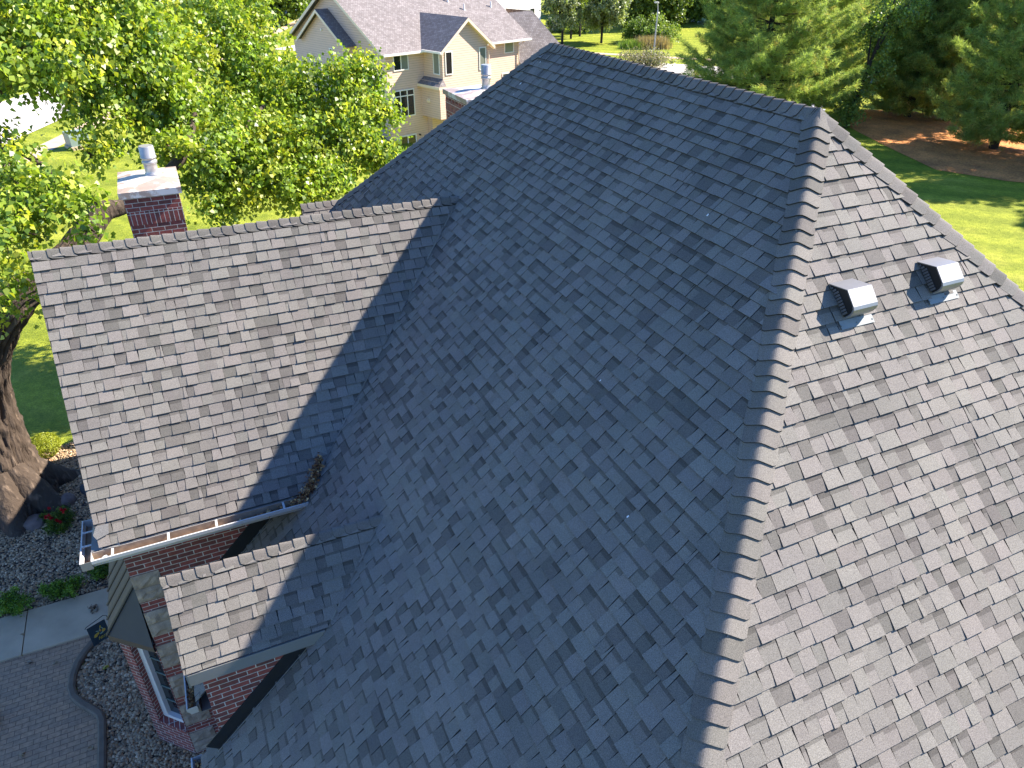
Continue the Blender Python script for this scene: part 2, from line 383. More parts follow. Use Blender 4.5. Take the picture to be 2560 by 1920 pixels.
def pebbles(name, poly, n, label, seed, smin=.014, smax=.034):
    rg = np.random.default_rng(seed); P = np.array(poly); lo, hi = P.min(0), P.max(0)
    pts = []
    def inside(x, y):
        k = False; j = len(P) - 1
        for i in range(len(P)):
            if (P[i][1] > y) != (P[j][1] > y) and x < (P[j][0] - P[i][0]) * (y - P[i][1]) / (P[j][1] - P[i][1]) + P[i][0]: k = not k
            j = i
        return k
    while len(pts) < n:
        q = rg.uniform(lo, hi)
        if inside(*q): pts.append(q)
    pts = np.array(pts)
    # octahedron-cut pebble, 3 jittered ellipsoids; 18 faces would be many: use a 6-ring low dome (12 tris)
    k = 6; an = np.arange(k) * 2 * math.pi / k
    a, c = rg.uniform(smin, smax, n), rg.uniform(smin, smax, n); h = np.minimum(a, c) * rg.uniform(.7, 1.1, n); rot = rg.uniform(0, 6.28, n)
    V = np.zeros((n, 2 * k + 1, 3))
    jit = rg.uniform(.85, 1.15, (n, k))
    for ring, (rr, zz) in enumerate(((1.0, .25), (.72, .78))):
        x = np.cos(an)[None] * a[:, None] * rr * jit; y = np.sin(an)[None] * c[:, None] * rr * jit
        V[:, ring * k:(ring + 1) * k, 0] = pts[:, 0:1] + x * np.cos(rot)[:, None] - y * np.sin(rot)[:, None]
        V[:, ring * k:(ring + 1) * k, 1] = pts[:, 1:2] + x * np.sin(rot)[:, None] + y * np.cos(rot)[:, None]
        V[:, ring * k:(ring + 1) * k, 2] = GZ + .012 + h[:, None] * zz
    V[:, 2 * k, 0:2] = pts + rg.normal(0, .003, (n, 2)); V[:, 2 * k, 2] = GZ + .012 + h
    z0 = rg.uniform(0, .02, n); V[:, :, 2] += z0[:, None]
    F = []
    for q in range(k): q2 = (q + 1) % k; F.append((q, q2, k + q2)); F.append((q, k + q2, k + q)); F.append((k + q, k + q2, 2 * k))
    F = np.array(F); nf = len(F)
    idx = (np.arange(n)[:, None, None] * (2 * k + 1) + F[None]).reshape(-1)
    me = bpy.data.meshes.new(name); me.vertices.add(n * (2 * k + 1)); me.loops.add(len(idx)); me.polygons.add(n * nf)
    me.vertices.foreach_set('co', V.reshape(-1)); me.loops.foreach_set('vertex_index', idx)
    me.polygons.foreach_set('loop_start', np.arange(n * nf) * 3); me.polygons.foreach_set('loop_total', np.full(n * nf, 3))
    me.polygons.foreach_set('use_smooth', np.ones(n * nf, bool))
    pal = np.array([(.47, .32, .18), (.34, .225, .125), (.23, .155, .09), (.58, .42, .26), (.40, .225, .11), (.29, .21, .13), (.43, .29, .16), (.15, .105, .063)])
    tc = pal[rg.integers(0, len(pal), n)] * rg.uniform(.75, 1.2, (n, 1)); tc = np.repeat(tc, nf, 0)
    at_ = me.attributes.new('tint', 'FLOAT_COLOR', 'FACE'); cc = np.ones((n * nf, 4)); cc[:, :3] = tc; at_.data.foreach_set('color', cc.ravel())
    me.materials.append(M_PEB); me.update(calc_edges=True); o = link(name, me)
    return rep(o, label, 'gravel', None, 'stuff')
pebbles('gravel', [(-11.3, 7.5), (-7.2, 7.5), (-6.9, 9), (-7.6, 12.9), (-9.7, 13.35), (-11.3, 12.9)], 21000, 'loose river pebbles covering the bed under the big tree', 3)
pebbles('gravel', [(-8.72, 6.26), (-9.02, 5.9), (-9.2, 5.42), (-9.17, 5.0), (-8.72, 4.38), (-8.69, 2.6), (-7.2, 2.6), (-7.2, 6.26)], 8500, 'loose grey pebbles between the kerb and the brick bay', 4, .016, .038)
MULCH = [(34.0, 22.6), (35.6, 19.4), (39, 16.0), (46, 17), (49, 24), (48, 31), (46.4, 35.5), (43.5, 37.0), (41.0, 36.8), (39.2, 35.2), (37.4, 31.5), (35.6, 27.0)]
sheet('mulch_bed', MULCH, .02, M_MULCH, 'rust coloured pine straw under the pines', 'pine straw bed')

# ------------------------------------------------------------------ the brick house
rng = random.Random(11)
def clip(poly, a, b, c):
    """keep a*u + b*v <= c"""
    out = []; n = len(poly)
    for i in range(n):
        p, q = poly[i], poly[(i + 1) % n]; dp, dq = a * p[0] + b * p[1] - c, a * q[0] + b * q[1] - c
        if dp <= 0: out.append(p)
        if (dp < 0 < dq) or (dq < 0 < dp):
            t = dp / (dp - dq); out.append((p[0] + (q[0] - p[0]) * t, p[1] + (q[1] - p[1]) * t))
    return out
def halfplanes(poly):
    ar = sum(poly[i][0] * poly[(i + 1) % len(poly)][1] - poly[(i + 1) % len(poly)][0] * poly[i][1] for i in range(len(poly)))
    if ar < 0: poly = poly[::-1]
    return [((q[1] - p[1]), -(q[0] - p[0]), (q[1] - p[1]) * p[0] - (q[0] - p[0]) * p[1]) for p, q in zip(poly, poly[1:] + poly[:1])]
EXPO = .1435
def tone(g, rg):
    h = rg.uniform(-1, 1); k = rg.gauss(0, .032)
    g = g * (1 + k)
    return (g * (1.07 + .018 * h), g * (.980 - .009 * h), g * (.870 + .008 * h))
LIGHT, MID, DARK = .178, .156, .118
def shingles(mb, O, U, V, Nn, poly, seed=0, voff=0.0, e=EXPO):
    rg = random.Random(seed); O, U, V, Nn = [np.array(a, float) for a in (O, U, V, Nn)]
    mb.poly([O + U * p[0] + V * p[1] - Nn * .0045 for p in poly], (.05, .05, .05))
    hp = halfplanes(poly); vmin = min(p[1] for p in poly); vmax = max(p[1] for p in poly)
    i = int(math.floor((vmin + voff) / e))
    while i * e - voff < vmax:
        v0 = i * e - voff; v1 = v0 + e; i += 1
        row = [(-99, v0), (99, v0), (99, v1), (-99, v1)]
        for a in hp: row = clip(row, *a)
        if len(row) < 3: continue
        u = min(p[0] for p in row) - rg.uniform(0, .3); ue = max(p[0] for p in row); tab = rg.random() < .5
        wob = rg.gauss(0, .0015)
        while u < ue:
            wd = rg.uniform(.11, .225) if tab else rg.uniform(.075, .17)
            if rg.random() < .05: wd = rg.uniform(.03, .06)
            q = rg.random()
            g = (LIGHT if q < .72 else MID if q < .96 else DARK) if tab else (MID if q < .46 else LIGHT if q < .68 else DARK)
            th = (.0175 if tab else .0105) * rg.uniform(.85, 1.2) * (1.5 if rg.random() < .004 else 1); col = tone(g, rg); dv = rg.uniform(-.002, .003) + wob
            sk = rg.uniform(0, .012) if tab else 0
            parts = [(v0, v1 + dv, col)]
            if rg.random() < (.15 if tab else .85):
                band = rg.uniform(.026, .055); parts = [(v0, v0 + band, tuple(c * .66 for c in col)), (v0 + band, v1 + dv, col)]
            for (a0, a1, cc) in parts:
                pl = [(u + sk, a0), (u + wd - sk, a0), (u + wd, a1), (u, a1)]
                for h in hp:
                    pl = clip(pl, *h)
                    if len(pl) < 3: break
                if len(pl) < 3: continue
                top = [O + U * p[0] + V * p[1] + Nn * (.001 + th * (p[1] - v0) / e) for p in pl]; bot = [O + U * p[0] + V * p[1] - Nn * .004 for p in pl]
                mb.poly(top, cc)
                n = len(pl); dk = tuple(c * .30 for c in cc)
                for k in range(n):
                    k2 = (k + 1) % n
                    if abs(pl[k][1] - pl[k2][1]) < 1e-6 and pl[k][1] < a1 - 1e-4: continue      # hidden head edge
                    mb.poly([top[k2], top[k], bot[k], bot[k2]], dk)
            u += wd + (.0015 if tab else 0); tab = not tab if rg.random() < .86 else tab
def caps(mb, P0, d, length, n1, n2, wid=.155, e=.145, th=.019, seed=0, base=.008, e0=0.0, rnd=.03):
    """ridge or hip cap shingles laid along d; exposed edges face +d; the faces have normals n1, n2"""
    rg = random.Random(seed); P0, d, n1, n2 = [np.array(a, float) for a in (P0, d, n1, n2)]
    d = d / np.linalg.norm(d); n1 = n1 / np.linalg.norm(n1); n2 = n2 / np.linalg.norm(n2)
    s1 = np.cross(n1, d); s1 *= -np.sign(s1 @ n2) or 1; s2 = np.cross(n2, d); s2 *= -np.sign(s2 @ n1) or 1
    if s1 @ n2 > 0: s1 = -s1
    if s2 @ n1 > 0: s2 = -s2
    Lt = (s2 - s1) / 2; Dn = (s1 + s2) / 2; up = n1 + n2; up /= np.linalg.norm(up); a = .038; kk = wid / (math.sqrt(wid * wid + a * a) - a)
    S = [-1, -.86, -.62, -.44, -.3, -.2, -.1, 0, .1, .2, .3, .44, .62, .86, 1]
    def pos(s, t, h):
        x = s * wid; y = (math.sqrt(x * x + a * a) - a) * kk
        return P0 + d * t + Lt * x + Dn * y + up * h
    k = 0; t = e0
    while t < length:
        ee = e * (1 + rg.uniform(-.035, .035)); t1 = min(t + ee, length); w0 = wid
        g = tone(rg.choice((LIGHT, LIGHT, MID, LIGHT * .92, MID * .85)) * .88, rg); dk = tuple(c * .22 for c in g); jl = rg.uniform(-.006, .006)
        wid = w0 * (1 + rg.uniform(-.04, .04))
        up0 = [pos(s, t - .02, base) for s in S]
        lo = [pos(s, t1 + jl - (rnd if abs(s) == 1 else rnd * .12 if abs(s) == .86 else 0), base + th) for s in S]
        lb = [pos(s, t1 + jl - (rnd if abs(s) == 1 else rnd * .12 if abs(s) == .86 else 0), -.003) for s in S]
        for i in range(len(S) - 1):
            mb.poly([up0[i], up0[i + 1], lo[i + 1], lo[i]], g); mb.poly([lo[i], lo[i + 1], lb[i + 1], lb[i]], dk)
        u0b = [pos(s, t - .02, -.004) for s in (-1, 1)]
        mb.poly([up0[0], lo[0], lb[0], u0b[0]], dk); mb.poly([lo[-1], up0[-1], u0b[1], lb[-1]], dk)
        wid = w0; t = t1; k += 1
HOUSE = thing('brick_house', 'red brick house with steep grey shingled hip roof filling the foreground', 'house', (0, 2.8, GZ))
s2 = 1 / math.sqrt(2); RL = 5.557; EV = 6.90
# main hip roof: west face z = x, south face z = y
mb = MB(); OM = (0, 0, 0); UM = (0, 1, 0); VM = (-s2, 0, -s2); NM = (-s2, 0, s2)
vb = 6.60 / s2; ve = 6.885 / s2
shingles(mb, OM, UM, VM, NM, [(0, 0), (RL, 0), (RL + 6.60, vb), (-6.60, vb)], 1)
shingles(mb, OM, UM, VM, NM, [(-6.6, vb), (.74, vb), (.74, ve), (-6.885, ve)], 2)
shingles(mb, OM, UM, VM, NM, [(1.52, vb), (3.0, vb), (3.0, ve), (1.52, ve)], 3)
shingles(mb, OM, (1, 0, 0), (0, -s2, -s2), (0, -s2, s2), [(0, 0), (6.885, ve), (-6.885, ve)], 4)
# the two faces turned away from the camera, and bird-lime flecks
mb.poly([(0, 0, -.004), (6.9, -6.9, -6.904), (6.9, RL + 6.9, -6.904), (0, RL, -.004)], (LIGHT,) * 3)
mb.poly([(0, RL, -.004), (6.9, RL + 6.9, -6.904), (-6.9, RL + 6.9, -6.904)], (LIGHT,) * 3)
for px, py, sz in ((1303, 211, .022), (1286, 237, .012), (1352, 157, .012), (1771, 540, .016), (1503, 953, .012), (1572, 1293, .014), (814, 1434, .014)):
    r = ray(px, py); n = np.array(NM); tq = -(n @ CAM) / (n @ r); p = CAM + r * tq + n * .017
    mb.poly([p + np.array(UM) * sz * a + np.array(VM) * sz * 1.6 * c for a, c in ((-.5, -.5), (.4, -.6), (.5, .4), (-.1, .6), (-.5, .2))], (.8, .8, .8))
MAIN = mb.build('main_roof', M_SH, HOUSE)
mb = MB(); caps(mb, (0, RL, 0), (0, -1, 0), RL - .02, (-1, 0, 1), (1, 0, 1), seed=5, rnd=.045); mb.build('ridge_cap', M_SH, MAIN)
h3 = math.sqrt(3)
for k, (P0, d, L, na, nb_) in enumerate((((0, 0, 0), (-1, -1, -1), 11.0, (-1, 0, 1), (0, -1, 1)), ((0, 0, 0), (1, -1, -1), 11.9, (0, -1, 1), (1, 0, 1)),
                                       ((0, RL, 0), (-1, 1, -1), 11.9, (-1, 0, 1), (0, 1, 1)), ((0, RL, 0), (1, 1, -1), 11.9, (1, 0, 1), (0, 1, 1)))):
    # laid from the eave up, so each exposed edge looks downhill
    mb = MB(); caps(mb, P0, d, L, na, nb_, .165, .147, .019, 20 + k, .011, .06, .02); mb.build('hip_cap', M_SH, MAIN)
mb = MB()      # crumpled cap where ridge and hips meet
ctr = np.array((0, .0, .03)); rg = random.Random(3); ring = []
for k in range(14):
    an = k / 14 * 2 * math.pi; r = .16 * (1 + rg.uniform(-.2, .2)); x, y = math.cos(an) * r, math.sin(an) * r
    ring.append((x, y, min(0, -abs(x), y) * .95 + .026))
for k in range(14): mb.poly([ctr, ring[k], ring[(k + 1) % 14]], tone(MID, rg)); mb.poly([ring[k], (ring[k][0], ring[k][1], ring[k][2] - .03), (ring[(k + 1) % 14][0], ring[(k + 1) % 14][1], ring[(k + 1) % 14][2] - .03), ring[(k + 1) % 14]], (.1, .1, .1))
for k in range(9):
    x, y = rg.uniform(-.1, .1), rg.uniform(-.05, .14); z = -abs(x) * .6 + .03 + min(0, y) + .012
    mb.poly([(x, y, z), (x + rg.uniform(.01, .03), y + .01, z + .008), (x + .01, y + rg.uniform(.02, .04), z + .01)], (.5, .48, .46) if k % 2 else (.03, .03, .03))
mb.build('peak_cap', M_SH, MAIN)

# cross gables: ridge along X at (y, z), pitch 18 in 12
def gable(name, yr, zr, xl, drop, seed, expo_off=0.0, both=True):
    q = 1 / math.sqrt(1 + 2.25); V = (0, -q, -1.5 * q); Nn = (0, -1.5 * q, q); L = drop / q
    mb = MB(); x0 = zr
    pl = [(xl, 0), (x0, 0), (x0 - 1.5 * drop, L), (xl, L)] if x0 - 1.5 * drop > xl else [(xl, 0), (x0, 0), (xl, (x0 - xl) / 1.5 / q)]
    shingles(mb, (0, yr, zr), (1, 0, 0), V, Nn, pl, seed, expo_off)
    if both:
        shingles(mb, (0, yr, zr), (1, 0, 0), (0, q, -1.5 * q), (0, 1.5 * q, q), pl, seed + 1, expo_off)
    o = mb.build(name, M_SH, HOUSE)
    mb = MB(); rv = random.Random(seed); vd_ = np.array((-1.5, -1.0, -1.5)); vd_ /= np.linalg.norm(vd_); n1 = np.array((0, -1.5 * q, q)); n2 = np.array((-s2, 0, s2))
    a1 = np.cross(n1, vd_); a2 = np.cross(n2, vd_); a1 *= np.sign(-a1[0]); a2 *= np.sign(-a2[1]); ap = np.array((x0, yr, zr)); Lv = drop * math.sqrt(1.5 ** 2 + 1 + 1.5 ** 2); t = .15
    while t < Lv - .05:
        l = min(rv.uniform(.10, .34), Lv - t); g_ = tone(LIGHT * rv.uniform(.8, 1.25), rv); w1, w2 = rv.uniform(.010, .035), rv.uniform(.014, .045)
        c0, c1 = ap + vd_ * t, ap + vd_ * (t + l); hh = (n1 + n2) * .010
        mb.poly([c0 + hh, c1 + hh, c1 + a1 * w1 + n1 * .016, c0 + a1 * w1 * rv.uniform(.6, 1) + n1 * .016], g_); mb.poly([c1 + hh, c0 + hh, c0 + a2 * w2 * rv.uniform(.6, 1) + n2 * .016, c1 + a2 * w2 + n2 * .016], g_)
        t += l
    mb.build('valley', M_SH, o)
    mb = MB(); caps(mb, (x0 - .02, yr, zr + .005), (-1, 0, 0), x0 - .02 - xl + .01, (0, -1.5, 1), (0, 1.5, 1), .12, .145, .019, seed + 7, .008, 0, .04)
    mb.build('ridge_cap', M_SH, o); return o
GY, GZr, GXL, GD = 4.674, -1.907, -7.505, 2.035
GAB = gable('gable_roof', GY, GZr, GXL, GD, 31, .06)
DY, DZr, DXL, DD = 1.085, -4.346, -6.735, .572
DOR = gable('dormer_roof', DY, DZr, DXL, DD, 41, .05)
RY, RZr = 8.50, -2.93
RGB = gable('rear_gable_roof', RY, RZr, -3.66, 2.0, 51)
# rake boards and drip edges (thin, under the shingle edge)
for nm, yr, zr, xl, dp, par, wd in (('rake_board', GY, GZr, GXL, GD, GAB, .16), ('rake_board', DY, DZr, DXL, DD, DOR, .13), ('rake_board', RY, RZr, -3.66, 2.0, RGB, .16)):
    mb = MB()
    for sg in (-1, 1):
        a = (xl + .012, yr, zr - .012); c = (xl + .012, yr + sg * dp, zr - 1.5 * dp - .012)
        mb.prism([a, c, (c[0], c[1], c[2] - wd * 1.6), (a[0], a[1], a[2] - wd * 1.8)], (.022, 0, 0))
    mb.build(nm, M_FASCIA, par)

# walls
mb = MB()
mb.box((-6.5, -6.5, GZ - .3), (6.5, 2.99, -6.95)); mb.box((-5.2, 3.01, GZ - .3), (6.5, 12.05, -6.95))
wl = mb.build('wall', M_BRICK, HOUSE, uv=True)
def gable_wall(x0, x1, y0, y1, zt, yr, zr, zb, drop=.06, name='wall'):
    """block with a gabled west end: the south wall faces the camera"""
    mb = MB(); pk = zr - .10
    for x in (x0, x1): mb.poly([(x, y0, zb), (x, y1, zb), (x, y1, zt), (x, yr, pk), (x, y0, zt)])
    mb.poly([(x0, y0, zb), (x1, y0, zb), (x1, y0, zt), (x0, y0, zt)]); mb.poly([(x0, y1, zb), (x0, y1, zt), (x1, y1, zt), (x1, y1, zb)])
    return mb.build(name, M_BRICK, HOUSE, uv=True, fix=True)
GWY = 3.0
gable_wall(-7.38, -4.9, GWY, 6.35, GZr - 1.5 * (GY - GWY) - .10, GY, GZr, GZ - .3)
gable_wall(-6.60, -4.9, .60, 1.57, DZr - 1.5 * (DY - .60) - .08, DY, DZr, -7.6)
gable_wall(-3.54, -3.0, 6.9, 10.1, RZr - 1.5 * 1.6 - .1, RY, RZr, -7)
# header courses under the eaves
mb = MB(); mb.poly([(-6.602, .597, -5.33), (-5.1, .597, -5.33), (-5.1, .597, -5.255), (-6.602, .597, -5.255)])
mb.build('header_course', M_SOLD, HOUSE, uv=True)
# south eave fascia of dormer and gable
mb = MB(); ed = DY - DD; ez = DZr - 1.5 * DD
mb.box((DXL + .03, ed - .012, ez - .185), (ez - .06, ed + .010, ez - .020)); mb.box((DXL + .03, ed + .011, ez - .18), (ez - .06, .60, ez - .165)); mb.build('fascia', M_FASCIA, DOR)
mb = MB(); ed = GY - GD; ez = GZr - 1.5 * GD
mb.box((GXL + .03, ed - .010, ez - .19), (ez - .08, ed + .012, ez - .022)); mb.box((GXL + .03, ed + .013, ez - .19), (ez - .08, GWY - .002, ez - .17)); mb.build('fascia', M_FASCIA, GAB)
# dark step flashing where the gable walls meet the main roof, with a pale lower lip
for y, xa, xb_, par, wd in ((.60, -6.66, -5.30, DOR, .17), (GWY, -6.15, -5.06, GAB, .20)):
    mb = MB(); n = np.array(NM)
    a = np.array((xa, y - .006, xa)); c = np.array((xb_, y - .006, xb_))
    mb.prism([a + n * .012, c + n * .012, c + n * wd, a + n * wd], (0, -.012, 0))
    mb.prism([a + n * .006, c + n * .006, c + n * .016, a + n * .016], (0, -.05, 0)); fl = mb.build('step_flashing', M_DARKM, HOUSE)
    mb = MB(); mb.prism([a + n * .0165 + (0, -.044, 0), c + n * .0165 + (0, -.044, 0), c + n * .021 + (0, -.044, 0), a + n * .021 + (0, -.044, 0)], (0, -.010, 0)); mb.build('flashing_lip', M_FASCIA, fl)

# stone quoins up the south-west corner of the big gable wall
rg = random.Random(8); z = -5.86 - .49
while z > GZ - .4:
    for k in range(2):
        mb = MB(); wd = .37 if k == 0 else .35; h = .241; z1 = z + k * .245
        nx, nz = 6, 4; O = np.array((-7.385, GWY, z1)); gp = {}
        for i in range(nx + 1):
            for j in range(nz + 1):
                e_ = i in (0, nx) or j in (0, nz)
                gp[i, j] = (O[0] + wd * i / nx, O[1] - (.012 if e_ else rg.uniform(.018, .042)), O[2] + h * j / nz)
        cl = rg.uniform(.8, 1.15)
        for i in range(nx):
            for j in range(nz): mb.poly([gp[i, j], gp[i + 1, j], gp[i + 1, j + 1], gp[i, j + 1]], (cl,) * 3)
        for i in range(nx):
            mb.poly([gp[i, nz], gp[i + 1, nz], (gp[i + 1, nz][0], GWY, O[2] + h), (gp[i, nz][0], GWY, O[2] + h)]); mb.poly([gp[i + 1, 0], gp[i, 0], (gp[i, 0][0], GWY, O[2]), (gp[i + 1, 0][0], GWY, O[2])])
        for i in (0, nx):
            for j in range(nz): mb.poly([gp[i, j], gp[i, j + 1], (gp[i, j][0], GWY, gp[i, j + 1][2]), (gp[i, j][0], GWY, gp[i, j][2])])
        mb.build('quoin', M_STONE, HOUSE)
    z -= .69

# gutters: an open trough with a lip; each bracket its own sub-part
def gutter(name, P0, P1, out, parent, wd=.115, dp=.10, ends=(1, 1), brackets=(), lipmat=M_WHITE):
    P0, P1, out = np.array(P0, float), np.array(P1, float), np.array(out, float); mb = MB(); up = np.array((0, 0, 1.0))
    prof = [(0, 0), (0, -dp), (wd * .72, -dp), (wd * .80, -dp * .72), (wd, -dp * .42), (wd, 0), (wd - .016, .002), (wd - .016, -.012), (wd - .006, -.014), (wd - .006, -dp * .40), (wd * .78, -dp * .66), (wd * .69, -dp + .005), (.004, -dp + .005), (.004, 0)]
    A = [P0 + out * a + up * h for a, h in prof]; B2 = [P1 + out * a + up * h for a, h in prof]
    for i in range(len(prof)):
        j = (i + 1) % len(prof); mb.poly([A[i], A[j], B2[j], B2[i]], m=1 if i in (10, 11, 12) else 0)
    for end, pt in zip(ends, (P0, P1)):
        if end: mb.prism([pt + out * a + up * h for a, h in prof[:6]], (P1 - P0) / np.linalg.norm(P1 - P0) * (.003 if pt is P0 else -.003))
    g = mb.build(name, [M_WHITE, M_GUT], parent, fix=True)
    d = (P1 - P0) / np.linalg.norm(P1 - P0)
    for s in brackets:
        mb = MB(); c = P0 + (P1 - P0) * s
        mb.box((-.014, .004, -.006), (.014, wd - .014, .0), fr=(c, d, out, up)); mb.box((-.014, wd - .034, -.02), (.014, wd - .015, .004), fr=(c, d, out, up)); mb.build('bracket', M_WHITE, g)
    return g
GEZ = GZr - 1.5 * GD - .035
gut1 = gutter('gutter', (-7.60, GY - GD - .014, GEZ), (-5.02, GY - GD - .014, GEZ), (0, -1, 0), GAB, .16, .12, (0, 1), (.09, .335, .555, .88))
gut2 = gutter('gutter', (-7.60, 3.30, GEZ), (-7.60, GY - GD - .014 - .16, GEZ), (-1, 0, 0), GAB, .125, .12, (1, 0), (.30, .62))
mb = MB()      # mitred corner and boxed return behind the gutters
mb.poly([(-7.60, 2.625, GEZ - .12), (-7.725, 2.625, GEZ - .12), (-7.725, 2.465, GEZ - .12), (-7.60, 2.465, GEZ - .12)]); mb.prism([(-7.725, 2.625, GEZ - .12), (-7.725, 2.465, GEZ - .12), (-7.725, 2.465, GEZ), (-7.725, 2.625, GEZ)], (.004, 0, 0)); mb.prism([(-7.725, 2.465, GEZ - .12), (-7.60, 2.465, GEZ - .12), (-7.60, 2.465, GEZ), (-7.725, 2.465, GEZ)], (0, .004, 0))
mb.box((-7.597, 2.66, GEZ - .13), (-7.375, 3.30, GEZ - .012))
mb.poly([(-7.60, 2.64, GEZ + .005), (-7.28, 2.60, GEZ + .012), (-7.30, 3.0, GEZ + .30), (-7.53, 2.98, GEZ + .17), (-7.60, 2.96, GEZ + .02)])
mb.build('eave_return', M_FASCIA, GAB)
mb = MB(); q = 1 / math.sqrt(3.25)      # pale flared shingle at the rake corner
p = lambda x, v, h: np.array((x, GY - GD + .19 - v * q, GZr - 1.5 * (GD - .19) - 1.5 * q * v)) + np.array((0, -1.5 * q, q)) * h
mb.poly([p(GXL + .02, .08, .022), p(GXL + .16, .08, .022), p(GXL + .14, .20, .026), p(GXL + .0, .24, .03), p(GXL - .03, .18, .03)], (LIGHT, LIGHT * .97, LIGHT * .93)); mb.poly([p(GXL + .02, .08, .022), p(GXL - .03, .18, .03), p(GXL - .03, .18, -.02), p(GXL + .02, .08, -.02)], (.1, .1, .1)); mb.build('corner_shingle', M_SH, GAB)
mb = MB(); mb.tube([(-7.46, 2.545, GEZ - .11), (-7.46, 2.545, GEZ - .05), (-7.46, 2.545, GEZ - .045)], [.035, .035, .02], 12); mb.build('outlet_rim', M_WHITE, gut1)
MEZ = -6.93
gut3 = gutter('gutter', (-6.885, .80, MEZ), (-6.885, -6.6, MEZ), (-1, 0, 0), HOUSE, .13, .12, (1, 0), (.03,))
gut4 = gutter('gutter', (-6.885, 1.50, MEZ), (-6.885, 2.98, MEZ), (-1, 0, 0), HOUSE, .13, .12, (1, 1), ())
mb = MB(); mb.box((-6.88, -6.8, -7.10), (-6.862, .79, -6.925)); mb.box((-6.88, 1.52, -7.10), (-6.862, 2.98, -6.925)); mb.box((-6.86, 1.52, -7.10), (-6.50, 2.98, -7.085)); mb.box((-6.86, -6.5, -7.10), (-6.50, .79, -7.085)); mb.build('fascia', M_FASCIA, MAIN)

# angled brick bay with its window and metal roof
BA = np.array((-7.395, GWY + .005, 0)); bd = np.array((-s2, s2, 0)); bn = np.array((-s2, -s2, 0)); BL = .74
BB = BA + bd * BL; fr_bay = (BA, bd, -bn, (0, 0, 1))
mb = MB(); zt, zw0, zw1 = -7.25, -9.30, -7.45; W0, W1 = .015, .56
def bx(s0, s1, z0, z1, d0=0, d1=.30): mb.box((s0, d0, z0), (s1, d1, z1), fr=fr_bay)
bx(0, W0 - .0, GZ - .3, zt - .151); bx(W1, BL, GZ - .3, zt - .151); bx(W0, W1, GZ - .3, zw0)
BAY = mb.build('bay_wall', M_BRICK, HOUSE, uv=True)
mb = MB(); mb.box((0, -.002, zt - .15), (BL, .30, zt), fr=fr_bay); mb.build('soldier_course', M_SOLD, BAY, uv=True)
mb = MB(); mb.box((W0 - .002, -.006, zw0 - .005), (W1 + .03, .13, zw0 + .03), fr=fr_bay); mb.build('sill', M_SOLD, BAY, uv=True)
mb = MB(); mb.box((-1.4, 0, GZ - .3), (0, .3, zt), fr=(BB + np.array((0, 1.4, 0)), (0, 1, 0), (1, 0, 0), (0, 0, 1))); mb.build('bay_front', M_BRICK, BAY, uv=True)
WIN = MB(); d0 = .12
WIN.box((W0, d0, zw0 + .031), (W0 + .05, d0 + .08, zw1), fr=fr_bay); WIN.box((W1 - .10, d0 - .02, zw0 + .031), (W1, d0 + .08, zw1), fr=fr_bay); WIN.box((W0 + .05, d0 - .02, zw0 + .031), (W1 - .10, d0 + .08, zw0 + .10), fr=fr_bay); WIN.box((W0 + .05, d0 - .02, zw1 - .10), (W1 - .10, d0 + .08, zw1), fr=fr_bay)
WINO = WIN.build('window', M_WTRIM, HOUSE)
mb = MB(); mb.box((W0 + .05, d0 + .05, zw0 + .10), (W1 - .10, d0 + .06, zw1 - .10), fr=fr_bay); mb.build('pane', M_GLASS, WINO)
for k in range(1, 5):
    mb = MB(); zz = zw0 + .10 + (zw1 - zw0 - .20) * k / 5; mb.box((W0 + .05, d0 + .036, zz - .007), (W1 - .10, d0 + .049, zz + .007), fr=fr_bay); mb.build('glazing_bar', M_TRANSF, WINO)
zt2 = -6.30; oh = .06
Ea = BA + bn * oh + np.array((.02, -.0, 0)); Eb = BB + bn * oh * .9 + np.array((-.05, -.02, 0)); Ec = Eb + np.array((0, 1.9, 0))
Ta = np.array((-7.39, GWY - .0, 0)); Tb = np.array((-7.39, 3.42, 0)); Tc = Tb + np.array((0, 1.9, 0))
z3 = lambda p_, z_: (p_[0], p_[1], z_)
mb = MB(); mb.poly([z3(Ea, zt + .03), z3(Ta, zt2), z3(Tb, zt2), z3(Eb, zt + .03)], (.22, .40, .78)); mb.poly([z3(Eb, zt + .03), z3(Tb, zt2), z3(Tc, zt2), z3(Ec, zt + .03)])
mb.poly([z3(Ea, zt + .03), z3(Eb, zt + .03), z3(Eb, zt - .07), z3(Ea, zt - .07)], (.8, .8, .8)); mb.poly([z3(Eb, zt + .03), z3(Ec, zt + .03), z3(Ec, zt - .07), z3(Eb, zt - .07)]); mb.poly([z3(Ea, zt - .07), z3(Eb, zt - .07), z3(Ec, zt - .07), z3(Tc, zt - .07), z3(Ta, zt - .07)])
BR = mb.build('bay_roof', M_BAYM, HOUSE)
for k in range(5):
    mb = MB(); t = .02 + k * .30
    a = np.array(z3(Eb, zt + .03)) + np.array((-.012, t, .0)); c = np.array(z3(Tb, zt2)) + np.array((-.012, t, 0))
    mb.tube([a, c], .016, 4, (.6, .6, .6)); mb.build('seam', M_BAYM, BR)
mb = MB(); mb.tube([np.array(z3(Eb, zt + .03)) + (-.01, -.01, .005), np.array(z3(Tb, zt2)) + (-.01, -.01, .005)], .014, 4); mb.build('hip_seam', M_DARKM, BR)

